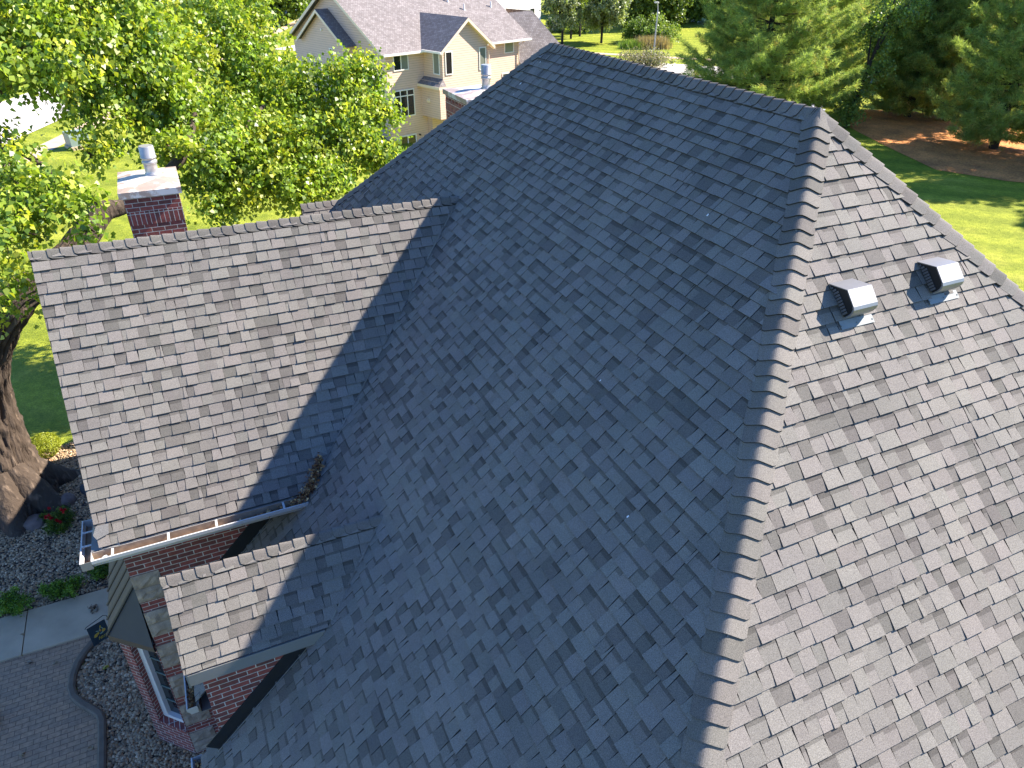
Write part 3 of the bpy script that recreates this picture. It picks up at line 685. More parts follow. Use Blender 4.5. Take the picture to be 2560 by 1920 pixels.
# chimneys: brick shaft with soldier band, pale metal cap, flue
def chimney(x0, x1, y0, y1, zc, zb, band, capo, flue, fr_, fh, cl):
    mb = MB()
    mb.box((x0, y0, zb), (x1, y1, band[0])); mb.box((x0, y0, band[1]), (x1, y1, zc))
    c = mb.build('chimney', M_BRICK, HOUSE, uv=True)
    mb = MB(); mb.box((x0 - .004, y0 - .004, band[0]), (x1 + .004, y1 + .004, band[1])); mb.build('soldier_band', M_SOLD, c, uv=True)
    mb = MB(); o = capo; cx, cy = (x0 + x1) / 2, (y0 + y1) / 2; zt_ = zc + .085
    R4 = [(x0 - o, y0 - o), (x1 + o, y0 - o), (x1 + o, y1 + o), (x0 - o, y1 + o)]; I4 = [(cx - .12, cy - .12), (cx + .12, cy - .12), (cx + .12, cy + .12), (cx - .12, cy + .12)]
    for i in range(4):
        j = (i + 1) % 4
        mb.poly([(*R4[i], zc - .02), (*R4[j], zc - .02), (*R4[j], zt_), (*R4[i], zt_)]); mb.poly([(*R4[i], zt_), (*R4[j], zt_), (*I4[j], zt_ + .055), (*I4[i], zt_ + .055)])
    mb.poly([(*p_, zt_ + .055) for p_ in I4]); mb.build('cap', M_CAPW, c)
    fx, fy = flue; z = zt_ + .04; mb = MB()
    prof = [(0, fr_ * 1.5), (.05, fr_ * 1.05), (.06, fr_), (fh * .42, fr_), (fh * .43, fr_ * 1.16), (fh * .52, fr_ * 1.16), (fh * .53, fr_ * 1.05), (fh * .60, fr_ * 1.05), (fh * .61, fr_ * 1.22), (fh * .65, fr_ * 1.22), (fh * .66, fr_ * 1.14), (fh, fr_ * 1.14), (fh + .012, fr_ * 1.05)]
    mb.tube([(fx, fy, z + a) for a, r in prof], [r for a, r in prof], 24); f = mb.build('flue', M_GALV, c)
    me = f.data; 
    for p_ in me.polygons: p_.use_smooth = len(p_.vertices) == 4
    return c
chimney(-6.575, -5.70, 8.30, 9.62, -2.36, GZ, (-2.86, -2.63), .055, (-6.05, 9.05), .108, .50, 1)
chimney(.34, 1.30, 9.96, 11.36, -1.66, GZ, (-2.02, -1.80), .05, (1.10, 10.75), .098, .50, 2)

# slant-back roof vents on the south face, one more peeping over the ridge
def roof_vent(u, y, par_, fr_):
    """fr_ = origin on the face, across, down-slope, normal"""
    O, U, V, Nn = [np.array(a, float) for a in fr_]; hw = .138; ln = .34; H = .166
    P = lambda a, v, h: O + U * a + V * v + Nn * (h + .016)
    prof = [(0, .004), (.13, H), (.285, H * .95), (.312, H * .88), (.330, H * .72), (.338, H * .5), (.338, .025)]
    mb = MB()
    for (v0, h0), (v1, h1) in zip(prof[:-1], prof[1:]): mb.poly([P(-hw, v0, h0), P(hw, v0, h0), P(hw, v1, h1), P(-hw, v1, h1)])
    mb.poly([P(hw, 0, 0)] + [P(hw, v, h) for v, h in prof] + [P(hw, .02, .0)])
    inner = [(.015, .004), (.13, H - .006), (.285, H * .95 - .006), (.325, H * .7), (.332, .025)]
    # rolled rim round the open cheek
    for (v0, h0), (v1, h1) in zip(prof[:-1], prof[1:]): mb.poly([P(-hw, v0, h0), P(-hw, v1, h1), P(-hw, v1 - (.012 if v1 > .2 else 0), max(.004, h1 - .010)), P(-hw, v0 - (.012 if v0 > .2 else 0) + (.012 if v0 == 0 else 0), max(.004, h0 - .010))])
    hood = mb.build('roof_vent', M_VENT, HOUSE)
    for p_ in hood.data.polygons: p_.use_smooth = len(p_.vertices) == 4
    mb = MB(); mb.poly([P(-hw + .012, v, h) for v, h in inner] + [P(-hw + .012, .30, .0), P(-hw + .012, .02, .0)]); mb.build('vent_cheek', M_BLACK, hood)
    mb = MB(); nb = 10
    for k in range(nb):
        a = .040 + (.275 / nb) * k; hh = min(.066, max(.018, a * .9 - .012)); mb.prism([P(-hw + .002, a, .010), P(-hw + .002, a + .018, .010), P(-hw + .002, a + .018, hh), P(-hw + .002, a, hh)], U * .006)
    mb.build('grille', M_GRILLE, hood)
    mb = MB(); mb.prism([P(-.19, .345, -.004), P(.19, .345, -.004), P(.19, .425, -.001), P(-.19, .425, -.001)], Nn * .004)
    for a in (-.18, 0, .18): mb.tube([P(a, .392, .002), P(a, .392, .008)], .007, 8, (.3, .3, .3))
    mb.build('flange', M_FLNG, hood); return hood
fs = lambda x, y: ((x, y, y), (1, 0, 0), (0, -s2, -s2), (0, -s2, s2))
roof_vent(0, 0, None, fs(-.588, -1.178)); roof_vent(0, 0, None, fs(.505, -1.160))
rE = at(1690, 190, 9.6)
roof_vent(0, 0, None, ((.12, 2.55, -.12), (0, 1, 0), (s2, 0, -s2), (s2, 0, s2)))
# ------------------------------------------------------------------ houses beyond
th = R(20); HU = np.array((math.cos(th), math.sin(th), 0)); HW = np.array((-math.sin(th), math.cos(th), 0)); HZ = np.array((0, 0, 1.0))
HK = np.array((10.413, 52.127, 0.0))
NB = thing('tan_house', 'large tan lap sided house with brown shingle roof and white windows beyond the leafy tree', 'house', (14.5, 57, gz(14, 57)))
def L3(u, w_, z): return HK + HU * u + HW * w_ + HZ * z
FRN = (HK, HU, HW, HZ)
ZE = -5.85; SL = .62; GB = -16.2; RW = 6.5; ZR = ZE + SL * (RW + .0)
mb = MB()
def wall(pts): mb.poly([L3(*p_) for p_ in pts])
wall([(0, 0, GB), (14.1, 0, GB), (14.1, 0, ZE), (0, 0, ZE)])                                   # front
wall([(0, 13, GB), (0, 0, GB), (0, 0, ZE), (0, RW, ZR - .1), (0, 13, ZE)])                    # left gable end
wall([(14.1, 0, GB), (14.1, 13, GB), (14.1, 13, ZE), (14.1, RW, ZR - .1), (14.1, 0, ZE)])
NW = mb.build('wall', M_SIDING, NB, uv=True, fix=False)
bwv = -2.30
mb = MB(); wall([(3.58, bwv, -8.15), (8.28, bwv, -8.15), (8.28, bwv, ZE), (6.0, bwv, -3.98), (3.58, bwv, ZE)]); wall([(3.58, 0, -8.15), (3.58, bwv, -8.15), (3.58, bwv, ZE), (3.58, 0, ZE)]); wall([(8.28, bwv, GB), (8.28, 0, GB), (8.28, 0, ZE), (8.28, bwv, ZE)])
wall([(3.2, bwv, -10.9), (8.28, bwv, -10.9), (8.28, bwv, -8.15), (3.2, bwv, -8.15)]); wall([(3.2, 0, -10.9), (3.2, bwv, -10.9), (3.2, bwv, -8.15), (3.2, 0, -8.15)]); wall([(3.2, 0, -10.9), (8.28, 0, -10.9), (8.28, bwv, -10.9), (3.2, bwv, -10.9)])
wall([(3.7, -.6, GB), (8.28, -.6, GB), (8.28, -.6, -10.9), (3.7, -.6, -10.9)]); wall([(3.7, 0, GB), (3.7, -.6, GB), (3.7, -.6, -10.9), (3.7, 0, -10.9)])
mb.build('bay_wall', M_SIDING, NB, uv=True)
def froof(name, polys, par=NB):
    """shingled planes with slope-aligned texture coordinates"""
    V = []; F = []; UVs = []
    for pl in polys:
        P_ = [np.array(q, float) for q in pl]; n = np.cross(P_[1] - P_[0], P_[2] - P_[0]); n /= np.linalg.norm(n)
        if n[2] < 0: n = -n
        t = np.cross((0, 0, 1.0), n); t /= np.linalg.norm(t); s_ = np.cross(n, t); b0 = len(V)
        for q in P_: V.append(q - np.array(BASE[par])); UVs.append((q @ t, q @ s_))
        F.append(tuple(range(b0, b0 + len(P_))))
    me = bpy.data.meshes.new(name); me.from_pydata([tuple(v) for v in V], [], F); me.materials.append(M_FSH)
    l = me.uv_layers.new(name='UVMap')
    for p_ in me.polygons:
        for li in p_.loop_indices: l.data[li].uv = UVs[me.loops[li].vertex_index]
    return link(name, me, par)
ov = .42
ze = lambda w_: ZE + SL * w_ + .06
NR = froof('roof', [[L3(-.55, -ov, ze(-ov)), L3(15.2, -ov, ze(-ov)), L3(15.2, RW, ze(RW)), L3(-.55, RW, ze(RW))],
               [L3(-.55, 13 + ov, ze(-ov)), L3(15.2, 13 + ov, ze(-ov)), L3(15.2, RW, ze(RW)), L3(-.55, RW, ze(RW))]])
# cross gable over the bay
BZ = -3.80; bs = .775; bo = .35; br = (BZ - ZE - .06) / SL
def bz(u): return BZ - bs * abs(u - 6.0)
def mw(z): return (z - ZE - .06) / SL - .02
ul, ur = 3.20, 8.80
froof('gable_roof', [[L3(6.0, bwv - bo, BZ), L3(ul, bwv - bo, bz(ul)), L3(ul, mw(bz(ul)), bz(ul)), L3(6.0, mw(BZ), BZ)], [L3(6.0, bwv - bo, BZ), L3(ur, bwv - bo, bz(ur)), L3(ur, mw(bz(ur)), bz(ur)), L3(6.0, mw(BZ), BZ)]])
mb = MB()
for uu in (ul, ur):
    a, c = L3(6.0, bwv - bo - .01, BZ - .02), L3(uu, bwv - bo - .01, bz(uu) - .02); mb.prism([a, c, c - HZ * .22, a - HZ * .24], HW * .03)
    mb.prism([a - HZ * .23, c - HZ * .21, c - HZ * .21 + HW * bo, a - HZ * .23 + HW * bo], -HZ * .02)
mb.build('rake_board', M_TRIM, NB)
# left end: rake boards and the projecting lower gable
mb = MB()
for w_, z_ in ((-ov, ze(-ov)), (13 + ov, ze(-ov))):
    a, c = L3(-.57, RW, ze(RW) - .01), L3(-.57, w_, z_ - .01); mb.prism([a, c, c - HZ * .24, a - HZ * .26], HU * .04)
mb.build('rake_board', M_TRIM, NB)
gp_, gz0, gs = 7.15, -3.45, .68
mb = MB(); wall([(-.75, 10.4, GB), (-.75, 3.9, GB), (-.75, 3.9, gz0 - gs * 3.25 - .1), (-.75, gp_, gz0 - .12), (-.75, 10.4, gz0 - gs * 3.25 - .1)]); wall([(-.75, 3.9, GB), (0, 3.9, GB), (0, 3.9, gz0 - gs * 3.25 - .1), (-.75, 3.9, gz0 - gs * 3.25 - .1)]); mb.build('end_wall', M_SIDING, NB, uv=True)
froof('end_gable_roof', [[L3(-1.15, gp_, gz0), L3(-1.15, 3.6, gz0 - gs * 3.55), L3(0, 3.6, gz0 - gs * 3.55), L3(0, gp_, gz0)], [L3(-1.15, gp_, gz0), L3(-1.15, 10.7, gz0 - gs * 3.55), L3(0, 10.7, gz0 - gs * 3.55), L3(0, gp_, gz0)]])
mb = MB()
for w_ in (3.6, 10.7):
    a, c = L3(-1.17, gp_, gz0 - .01), L3(-1.17, w_, gz0 - gs * 3.55 - .01); mb.prism([a, c, c - HZ * .22, a - HZ * .24], HU * .04)
mb.build('rake_board', M_TRIM, NB)
# gutters and fascia
mb = MB(); mb.box((-.5, -ov - .12, ze(-ov) - .16), (3.45, -ov, ze(-ov) - .01), fr=FRN); mb.build('gutter', M_WTRIM, NB); mb = MB(); mb.box((8.75, -ov - .12, ze(-ov) - .16), (15.2, -ov, ze(-ov) - .01), fr=FRN); mb.build('gutter', M_WTRIM, NB); mb = MB(); mb.box((ul - .10, bwv - bo, bz(ul) - .16), (ul, -ov, bz(ul) - .01), fr=FRN); mb.build('gutter', M_WTRIM, NB)
mb = MB(); mb.box((-.5, -ov, ze(-ov) - .20), (15.15, 0, ze(-ov) - .15), fr=FRN); mb.build('soffit', M_TRIM, NB)
mb = MB(); mb.tube([L3(14.95, -.40, -6.05), L3(14.0, -.10, -6.6), L3(14.0, -.10, -13)], .05, 6); mb.build('downpipe', M_TRIM, NB); mb = MB(); mb.tube([L3(8.36, -2.36, -6.3), L3(8.36, -2.36, -13)], .05, 6); mb.build('downpipe', M_TRIM, NB)
# low shed roof over the wider first floor
froof('shed_roof', [[L3(2.85, bwv - .35, -8.42), L3(2.85, -.02, -8.42), L3(3.56, -.02, -7.95), L3(3.56, bwv - .02, -7.95)], [L3(2.85, bwv - .35, -8.42), L3(3.56, bwv - .02, -7.95), L3(3.60, bwv - .35, -8.42)]])
mb = MB(); mb.box((2.83, bwv - .37, -8.62), (2.87, -.0, -8.42), fr=FRN); mb.box((2.83, bwv - .37, -8.62), (3.55, bwv - .33, -8.44), fr=FRN); mb.box((2.86, bwv - .34, -8.62), (3.2, 0, -8.58), fr=FRN); mb.build('shed_fascia', M_TRIM, NB)
# windows: frame with panes as sub-parts. frm = (origin, across, outward, up)
def window(fr_, u0, u1, z0, z1, cols=1, trans=0, panem=None, fw=.075):
    O, X, Y, Z_ = fr_; mb = MB(); bx_ = lambda a, b2, c, d, y0=-.0, y1=.05: mb.box((a, y0, c), (b2, y1, d), fr=fr_)
    bx_(u0, u0 + fw, z0, z1); bx_(u1 - fw, u1, z0, z1); bx_(u0 + fw, u1 - fw, z0, z0 + fw); bx_(u0 + fw, u1 - fw, z1 - fw, z1)
    cw = (u1 - u0 - fw) / cols; zt_ = z1 - trans if trans else z1
    for k in range(1, cols): bx_(u0 + cw * k, u0 + cw * k + fw, z0 + fw, z1 - fw)
    if trans:
        for k in range(cols): bx_(u0 + cw * k + fw, u0 + cw * (k + 1), zt_ - fw, zt_)
    o = mb.build('window', M_WTRIM, NB)
    pm = panem or [M_GLASS] * cols
    for k in range(cols):
        mb = MB(); mb.box((u0 + cw * k + fw, .004, z0 + fw), (u0 + cw * (k + 1), .016, zt_ - (fw if trans else fw)), fr=fr_); mb.build('pane', pm[k], o)
        if trans: mb = MB(); mb.box((u0 + cw * k + fw, .004, zt_), (u0 + cw * (k + 1), .016, z1 - fw), fr=fr_); mb.build('transom_pane', M_GLASSD, o)
FF = (L3(0, -.001, 0), HU, -HW, HZ); FB = (L3(0, bwv - .001, 0), HU, -HW, HZ); FS = (L3(3.579, 0, 0), -HW, -HU, HZ); FE = (L3(-.751, 0, 0), HW, -HU, HZ); FS2 = (L3(3.199, 0, 0), -HW, -HU, HZ)
window(FF, .66, 2.10, -7.36, -5.95, 2, 0, [M_GLASS, M_GLASSB]); window(FF, .42, 2.47, -10.75, -8.74, 3, .42, [M_GLASSD, M_GLASSD, M_GLASSD])
window(FF, .70, 2.43, -14.4, -12.15, 2, 0, [M_GLASSD, M_GLASSD], .09)
window(FS, 1.22, 1.98, -7.70, -6.05, 1, 0, [M_GLASSB]); window(FB, 3.84, 4.55, -7.70, -6.04, 1, 0, [M_GLASSD]); window(FB, 7.34, 8.08, -7.68, -6.01, 1, 0, [M_GLASSB])
window(FB, 4.10, 8.0, -10.9, -8.75, 4, .42, [M_GLASSD] * 4); window(FF, 12.36, 13.48, -7.10, -5.93, 1, 0, [M_GLASSB]); window(FF, 12.1, 13.6, -10.6, -8.65, 2, .42, [M_GLASSD] * 2)
window(FE, 5.9, 6.35, -7.1, -6.15, 1)
mb = MB(); O_ = L3(3.199, -.95, -9.62); mb.box((-.12, 0, -.15), (.12, .10, .15), fr=(O_, -HW, -HU, HZ)); mb.tube([O_ + HW * .05 - HU * .1, O_ + HW * .05 - HU * .2], .07, 10); mb.build('dryer_vent', M_TRIM, NB)
mb = MB(); mb.tube([L3(-.76, 7.15, -4.9), L3(-.86, 7.15, -4.9)], [.10, .08], 8); mb.build('flood_light', M_WTRIM, NB)
mb = MB(); mb.tube([L3(2.75, -.02, -12.3), L3(2.75, -.2, -12.3)], .06, 8); mb.build('wall_light', M_IRON, NB)
for u, zz in ((9.75, -3.25), (10.7, -3.85), (13.85, -3.8), (11.6, -3.0)):
    mb = MB(); q_ = L3(u, (zz - ZE - .06) / SL, zz); mb.tube([q_ - HZ * .1, q_ + HZ * .02, q_ + HZ * .021, q_ + HZ * .42], [.12, .10, .065, .065], 10); mb.build('vent_pipe', M_WTRIM, NB)
# garage wing on the right
gw = lambda u, w_: -7.88 + .543 * (u - 14.15) + 1.141 * (w_ + .06)
froof('wing_roof', [[L3(u, w_, gw(u, w_)) for u, w_ in ((15.4, 2.5), (17.4, 1.63), (18.3, -1), (19.4, -3.2), (14.16, -3.2), (14.16, -.05))], [L3(17.4, 1.63, gw(17.4, 1.63)), L3(18.3, -1, gw(18.3, -1)), L3(19.4, -3.2, gw(19.4, -3.2)), L3(19.4, 6, -9.5), L3(17.4, 5, -4.2)]])
mb = MB(); wall([(14.3, -2.9, GB), (18.9, -2.9, GB), (18.9, -2.9, -10.6), (14.3, -2.9, -11.2)]); wall([(18.9, -2.9, GB), (18.9, 5, GB), (18.9, 5, -9.9), (18.9, -2.9, -9.9)]); mb.build('wing_wall', M_SIDING, NB, uv=True)

WH = thing('white_house', 'white house far behind the tan one beside the lawn trees', 'house', (39, 101, GZ))
wu = np.array((.93, .36, 0)); ww = np.array((-.36, .93, 0)); WO = np.array((*onground(1351, 78)[:2], 0))
FW = (WO, wu, ww, HZ); mb = MB()
def wp(u, w_, z): return WO + wu * u + ww * w_ + HZ * z
mb.poly([wp(-9, 0, GZ - .3), wp(0, 0, GZ - .3), wp(0, 0, -2.6), wp(-9, 0, -2.6)]); mb.poly([wp(0, 0, GZ - .3), wp(0, 9, GZ - .3), wp(0, 9, -2.6), wp(0, 4.5, .6), wp(0, 0, -2.6)]); mb.poly([wp(-9, 9, GZ), wp(-9, 0, GZ), wp(-9, 0, -2.6), wp(-9, 4.5, .6), wp(-9, 9, -2.6)])
mb.build('wall', M_SIDEW, WH, uv=True)
froof('roof', [[wp(-9.5, -.5, -2.9), wp(.5, -.5, -2.9), wp(.5, 4.5, .65), wp(-9.5, 4.5, .65)], [wp(-9.5, 9.5, -2.9), wp(.5, 9.5, -2.9), wp(.5, 4.5, .65), wp(-9.5, 4.5, .65)]], WH)
for u in (-7.2, -5.0, -2.2):
    for z in (-5.0, -8.2):
        mb = MB(); mb.box((u, -.04, z), (u + .9, -.001, z + 1.3), fr=FW); f = mb.build('window', M_WTRIM, WH)
        mb = MB(); mb.box((u + .08, -.05, z + .08), (u + .82, -.041, z + 1.22), fr=FW); mb.build('pane', M_GLASS, f)

# ------------------------------------------------------------------ foliage
def leaf_quads(rg, cen, dr, nm, L, W, fold=.18):
    """leaf-shaped 4-gons: base, side, tip, side"""
    dr = nrm(dr); sd = nrm(np.cross(dr, nm)); up = np.cross(sd, dr); L = L[:, None]; W = W[:, None]
    V = np.stack([cen - dr * L * .5, cen - dr * L * .08 + sd * W * .5 + up * W * fold, cen + dr * L * .5 - up * W * fold * .6, cen - dr * L * .08 - sd * W * .5 + up * W * fold], 1)
    return V
def blob_twigs(rg, c, r, n, shell=.45):
    d = nrm(rg.normal(size=(n, 3))); k = rg.random(n) ** shell
    lump = 1 + .22 * np.sin(d[:, 0] * 5 + c[0]) * np.sin(d[:, 1] * 6 + c[1] * 2) + .15 * np.sin(d[:, 2] * 7 + c[2])
    return np.array(c) + d * np.array(r) * (k * lump)[:, None], d
LEAF_PAL = np.array([(.19, .29, .032), (.255, .355, .042), (.145, .24, .036), (.32, .40, .052), (.40, .43, .046), (.10, .18, .032)])
def foliage(rg, blobs, per, leaf, pal=LEAF_PAL, tw=.42, droop=.35, jit=.16, size_by=None, palw=None):
    """blobs: (centre, radii, twigs). returns quads and tints"""
    Q = []; T = []
    for c, r, n in blobs:
        tc, td = blob_twigs(rg, c, r, n)
        td = nrm(td + rg.normal(0, .6, (n, 3)) + np.array((0, 0, -droop)))
        sz = rg.uniform(.75, 1.25, n); tone_ = rg.choice(len(pal), n, p=palw); br = rg.uniform(.75, 1.25, n)
        s_ = rg.random((n, per)) - .35
        P_ = tc[:, None] + td[:, None] * (s_ * tw * sz[:, None])[:, :, None] + rg.normal(0, jit * .55, (n, per, 3))
        D = nrm(td[:, None] * .5 + rg.normal(0, .65, (n, per, 3)) + np.array((0, 0, -.55)))
        Nn = nrm(rg.normal(0, .75, (n, per, 3)) + np.array((.35, -.15, .75)))
        L = leaf * rg.uniform(.65, 1.2, (n, per)); k = n * per
        Q.append(leaf_quads(rg, P_.reshape(k, 3), D.reshape(k, 3), Nn.reshape(k, 3), L.reshape(k), L.reshape(k) * .88))
        T.append((pal[np.repeat(tone_, per)] * np.repeat(br, per)[:, None]) * rg.uniform(.8, 1.25, (k, 1)))
    return np.concatenate(Q), np.concatenate(T)
def twiglets(mb, rg, blobs, per, rad=.012, col=(.9, .85, .8)):
    for c, r, n in blobs:
        tc, td = blob_twigs(rg, c, r, per, .8); c = np.array(c)
        for p_ in tc:
            m = c + (p_ - c) * .5 + rg.normal(0, .12, 3) * np.array(r) * .5; mb.tube([c, m, p_], [rad * 2.2, rad * 1.4, rad * .5], 5, col, cap=False)

# the big cottonwood in front: furrowed leaning trunk, limbs, crown in clumps
BIG = thing('leafy_tree', 'big spreading broadleaf tree with thick furrowed leaning trunk at the left of the house', 'tree', (-10.75, 11.4, GZ))
def furrowed(mb, pts, rad, nseg=128, step=.05, amp=.135, seed=0.):
    pts = [Vector(p_) for p_ in pts]; P_ = []; Rr = []
    for i in range(len(pts) - 1):
        p0, p1, p2, p3 = pts[max(i - 1, 0)], pts[i], pts[i + 1], pts[min(i + 2, len(pts) - 1)]; k = max(2, int((p2 - p1).length / step))
        for j in range(k):
            t = j / k; t2, t3 = t * t, t * t * t
            P_.append(.5 * ((2 * p1) + (p2 - p0) * t + (2 * p0 - 5 * p1 + 4 * p2 - p3) * t2 + (3 * p1 - p0 - 3 * p2 + p3) * t3)); Rr.append(rad[i] + (rad[i + 1] - rad[i]) * t)
    base = len(mb.v); a = Vector((1, 0, 0)); dist = 0
    for i, p_ in enumerate(P_):
        t = (P_[min(i + 1, len(P_) - 1)] - P_[max(i - 1, 0)]).normalized(); a = (a - t * a.dot(t)).normalized(); b2 = t.cross(a)
        if i: dist += (p_ - P_[i - 1]).length
        for q in range(nseg):
            an = 2 * math.pi * q / nseg; d = a * math.cos(an) + b2 * math.sin(an); r = Rr[i]
            v = Vector((math.cos(an) * r * 11, math.sin(an) * r * 11, dist * 1.2 + seed)); rd = 1 - abs(mnoise.noise(v)) * 2.0; rd2 = mnoise.noise(v * 2.7)
            lob = .10 * math.sin(an * 3 + seed + dist * .6) * min(1, r)
            mb.v.append(tuple(p_ + d * (r * (1 + lob * .5) + amp * min(1, r * 2) * (rd * .8 + rd2 * .45 - .4))))
    for i in range(len(P_) - 1):
        for q in range(nseg):
            q2 = (q + 1) % nseg; mb.f.append((base + i * nseg + q, base + i * nseg + q2, base + (i + 1) * nseg + q2, base + (i + 1) * nseg + q)); mb.c.append((1, 1, 1)); mb.m.append(0)
mb = MB()
furrowed(mb, [(-10.85, 11.35, GZ - .5), (-10.80, 11.40, GZ + .15), (-10.74, 11.55, GZ + .9), (-10.62, 11.8, -7.7), (-10.36, 11.85, -6.7), (-9.85, 11.65, -5.8), (-9.42, 11.42, -5.25), (-9.1, 11.4, -4.95), (-8.6, 11.55, -4.75), (-8.0, 11.95, -4.35), (-7.62, 12.2, -4.0)], [1.25, .98, .68, .49, .41, .37, .36, .33, .29, .27, .28])
for k, (dx, dy) in enumerate(((1, -.75), (.2, -1.1), (1.0, .35), (-.8, -1.0), (-1.1, .4), (.1, 1.1))):      # root flare
    d = Vector((dx, dy, 0)).normalized(); c = Vector((-10.8, 11.4, 0)); furrowed(mb, [c + d * .35 + Vector((0, 0, GZ + 1.0)), c + d * .72 + Vector((0, 0, GZ + .42)), c + d * 1.08 + Vector((0, 0, GZ + .10)), c + d * 1.6 + Vector((0, 0, GZ - .22))], [.30, .34, .27, .12], 24, .08, .06, k * 3.1)
TR = mb.build('trunk', M_BARK, BIG, smooth=True)
mb = MB()
furrowed(mb, [(-7.62, 12.2, -4.0), (-7.25, 12.35, -3.72), (-6.85, 12.5, -3.70), (-6.2, 12.9, -3.5), (-5.5, 13.4, -3.05), (-4.7, 13.9, -2.95), (-4.0, 14.9, -2.9), (-3.1, 16.2, -2.5)], [.29, .22, .16, .125, .105, .095, .075, .045], 32, .08, .045, 5)
furrowed(mb, [(-10.2, 11.85, -6.4), (-10.6, 12.3, -5.2), (-10.35, 12.9, -4.0), (-9.35, 13.3, -3.0), (-9.15, 13.8, -1.6), (-9.4, 14.2, .5), (-9.2, 14.5, 3.0)], [.36, .34, .32, .30, .27, .22, .12], 32, .1, .05, 9)
furrowed(mb, [(-9.15, 13.8, -1.9), (-8.3, 14.0, -1.1), (-7.2, 14.6, -.7), (-6.0, 15.4, -.8), (-5.0, 16.0, -1.2)], [.16, .13, .10, .07, .04], 20, .1, .02, 2)
furrowed(mb, [(-9.2, 13.6, -2.6), (-8.6, 12.9, -2.4), (-8.1, 12.4, -2.7), (-7.6, 12.0, -3.3)], [.10, .08, .06, .03], 16, .1, .012, 1)
furrowed(mb, [(-5.8, 13.15, -3.2), (-5.2, 14.3, -2.8), (-4.8, 15.6, -2.2), (-4.4, 17.2, -1.3)], [.10, .08, .07, .04], 20, .1, .02, 6)
furrowed(mb, [(-9.2, 11.4, -5.0), (-9.5, 11.1, -4.7), (-9.75, 10.95, -4.65)], [.16, .13, .11], 20, .08, .02, 7)
LIM = mb.build('limb', M_BARK, TR, smooth=True)
rgn = np.random.default_rng(5)
def B(px, py, d, rx, ry, rz, n): return (at(px, py, d), (rx, ry, rz), n)
NEAR = [B(60, 60, 14.6, 1.15, 1.1, .95, 230), B(190, 120, 15.2, .95, 1.0, .75, 190), B(100, 160, 14.4, .8, .9, .55, 140), B(20, 140, 14.2, .7, .8, .6, 110), B(250, 30, 16.0, 1.2, 1.1, .8, 200), B(330, 110, 16.6, .95, 1.0, .7, 170), B(-40, 40, 14.5, 1.2, 1, 1.2, 160), B(140, -60, 15.5, 1.6, 1.5, .9, 220), B(300, 205, 17.2, .95, .9, .55, 150), B(235, 270, 16.4, .65, .7, .42, 90), B(180, 215, 15.8, .55, .6, .35, 60), B(395, 165, 17.6, .8, .9, .6, 130), B(370, 60, 17.2, .9, .9, .6, 110), B(420, 235, 18.2, .75, .8, .5, 120), B(370, 300, 17.6, .65, .6, .42, 90), B(455, 320, 18.2, .55, .6, .45, 85), B(270, 370, 16.6, .42, .4, .22, 36), B(225, 385, 16.2, .3, .3, .2, 16), B(430, 370, 17.6, .55, .5, .40, 66)]
LOW = [B(30, 420, 13.9, .42, .6, .42, 44), B(70, 475, 13.8, .5, .6, .42, 70), B(120, 520, 13.6, .42, .5, .34, 46), B(30, 540, 13.4, .45, .5, .36, 55), B(185, 520, 13.7, .34, .4, .26, 30), B(215, 575, 13.5, .18, .25, .22, 14), B(60, 585, 13.2, .3, .3, .25, 24), B(10, 600, 13.0, .28, .3, .28, 26), B(20, 350, 14.4, .25, .3, .4, 22), B(140, 455, 13.9, .3, .3, .2, 20), B(235, 505, 13.8, .16, .2, .12, 8)]
LOW2 = [B(15, 650, 13.0, .28, .3, .26, 26), B(10, 720, 12.9, .22, .25, .22, 18), B(50, 710, 13.4, .22, .2, .14, 12), B(5, 775, 12.8, .14, .2, .2, 8)]
FAR = [B(445, 250, 17.6, .42, .6, .5, 60), B(520, 400, 17.0, .36, .35, .22, 44), B(470, 380, 16.6, .25, .3, .16, 22), B(455, 130, 18.5, .7, .7, .6, 110), B(560, 370, 17.6, .35, .35, .25, 34), B(600, 330, 18.4, .6, .6, .45, 80), B(630, 175, 20.5, 1.1, 1.3, 1.0, 270), B(560, 90, 20.5, 1.2, 1.2, 1.0, 260), B(625, 40, 21.5, 1.1, 1.1, 1.0, 180), B(470, 5, 21, 1.2, 1.2, .6, 130), B(570, 300, 19.6, 1.1, 1.1, .85, 270), B(660, 350, 19.6, 1.1, 1.1, .85, 270), B(740, 230, 20.4, 1.05, 1.1, .95, 240), B(760, 370, 19.8, 1.0, 1.0, .75, 230), B(865, 205, 20.8, .9, 1.0, .68, 190), B(900, 270, 20.6, .85, .9, .6, 150), B(850, 330, 20.2, .9, .9, .65, 180), B(930, 385, 20.2, .65, .7, .45, 100), B(640, 450, 19.0, 1.0, .9, .65, 200), B(560, 420, 18.6, .7, .7, .7, 130), B(740, 460, 19.2, .9, .9, .55, 170), B(550, 500, 18.4, .55, .5, .35, 70), B(820, 440, 19.6, .7, .7, .45, 110), B(910, 175, 20.8, .5, .6, .45, 70), B(960, 275, 20.8, .32, .35, .3, 30), B(960, 390, 20.3, .45, .4, .3, 50), B(560, -60, 22, 1.6, 1.6, 1.0, 180), B(600, 250, 21.5, 1.4, 1.3, 1.0, 170), B(480, 445, 18.0, .30, .3, .3, 26), B(505, 400, 18.2, .35, .35, .3, 30)]
TOP = [(np.array(c), np.array(r_), n) for c, r_, n in (((-9, 15, 4), (3.5, 3.5, 2.2), 520), ((-5, 17.5, 3.2), (3.2, 3, 1.9), 420), ((-12, 13, 2), (2.5, 2.5, 2.2), 300))]
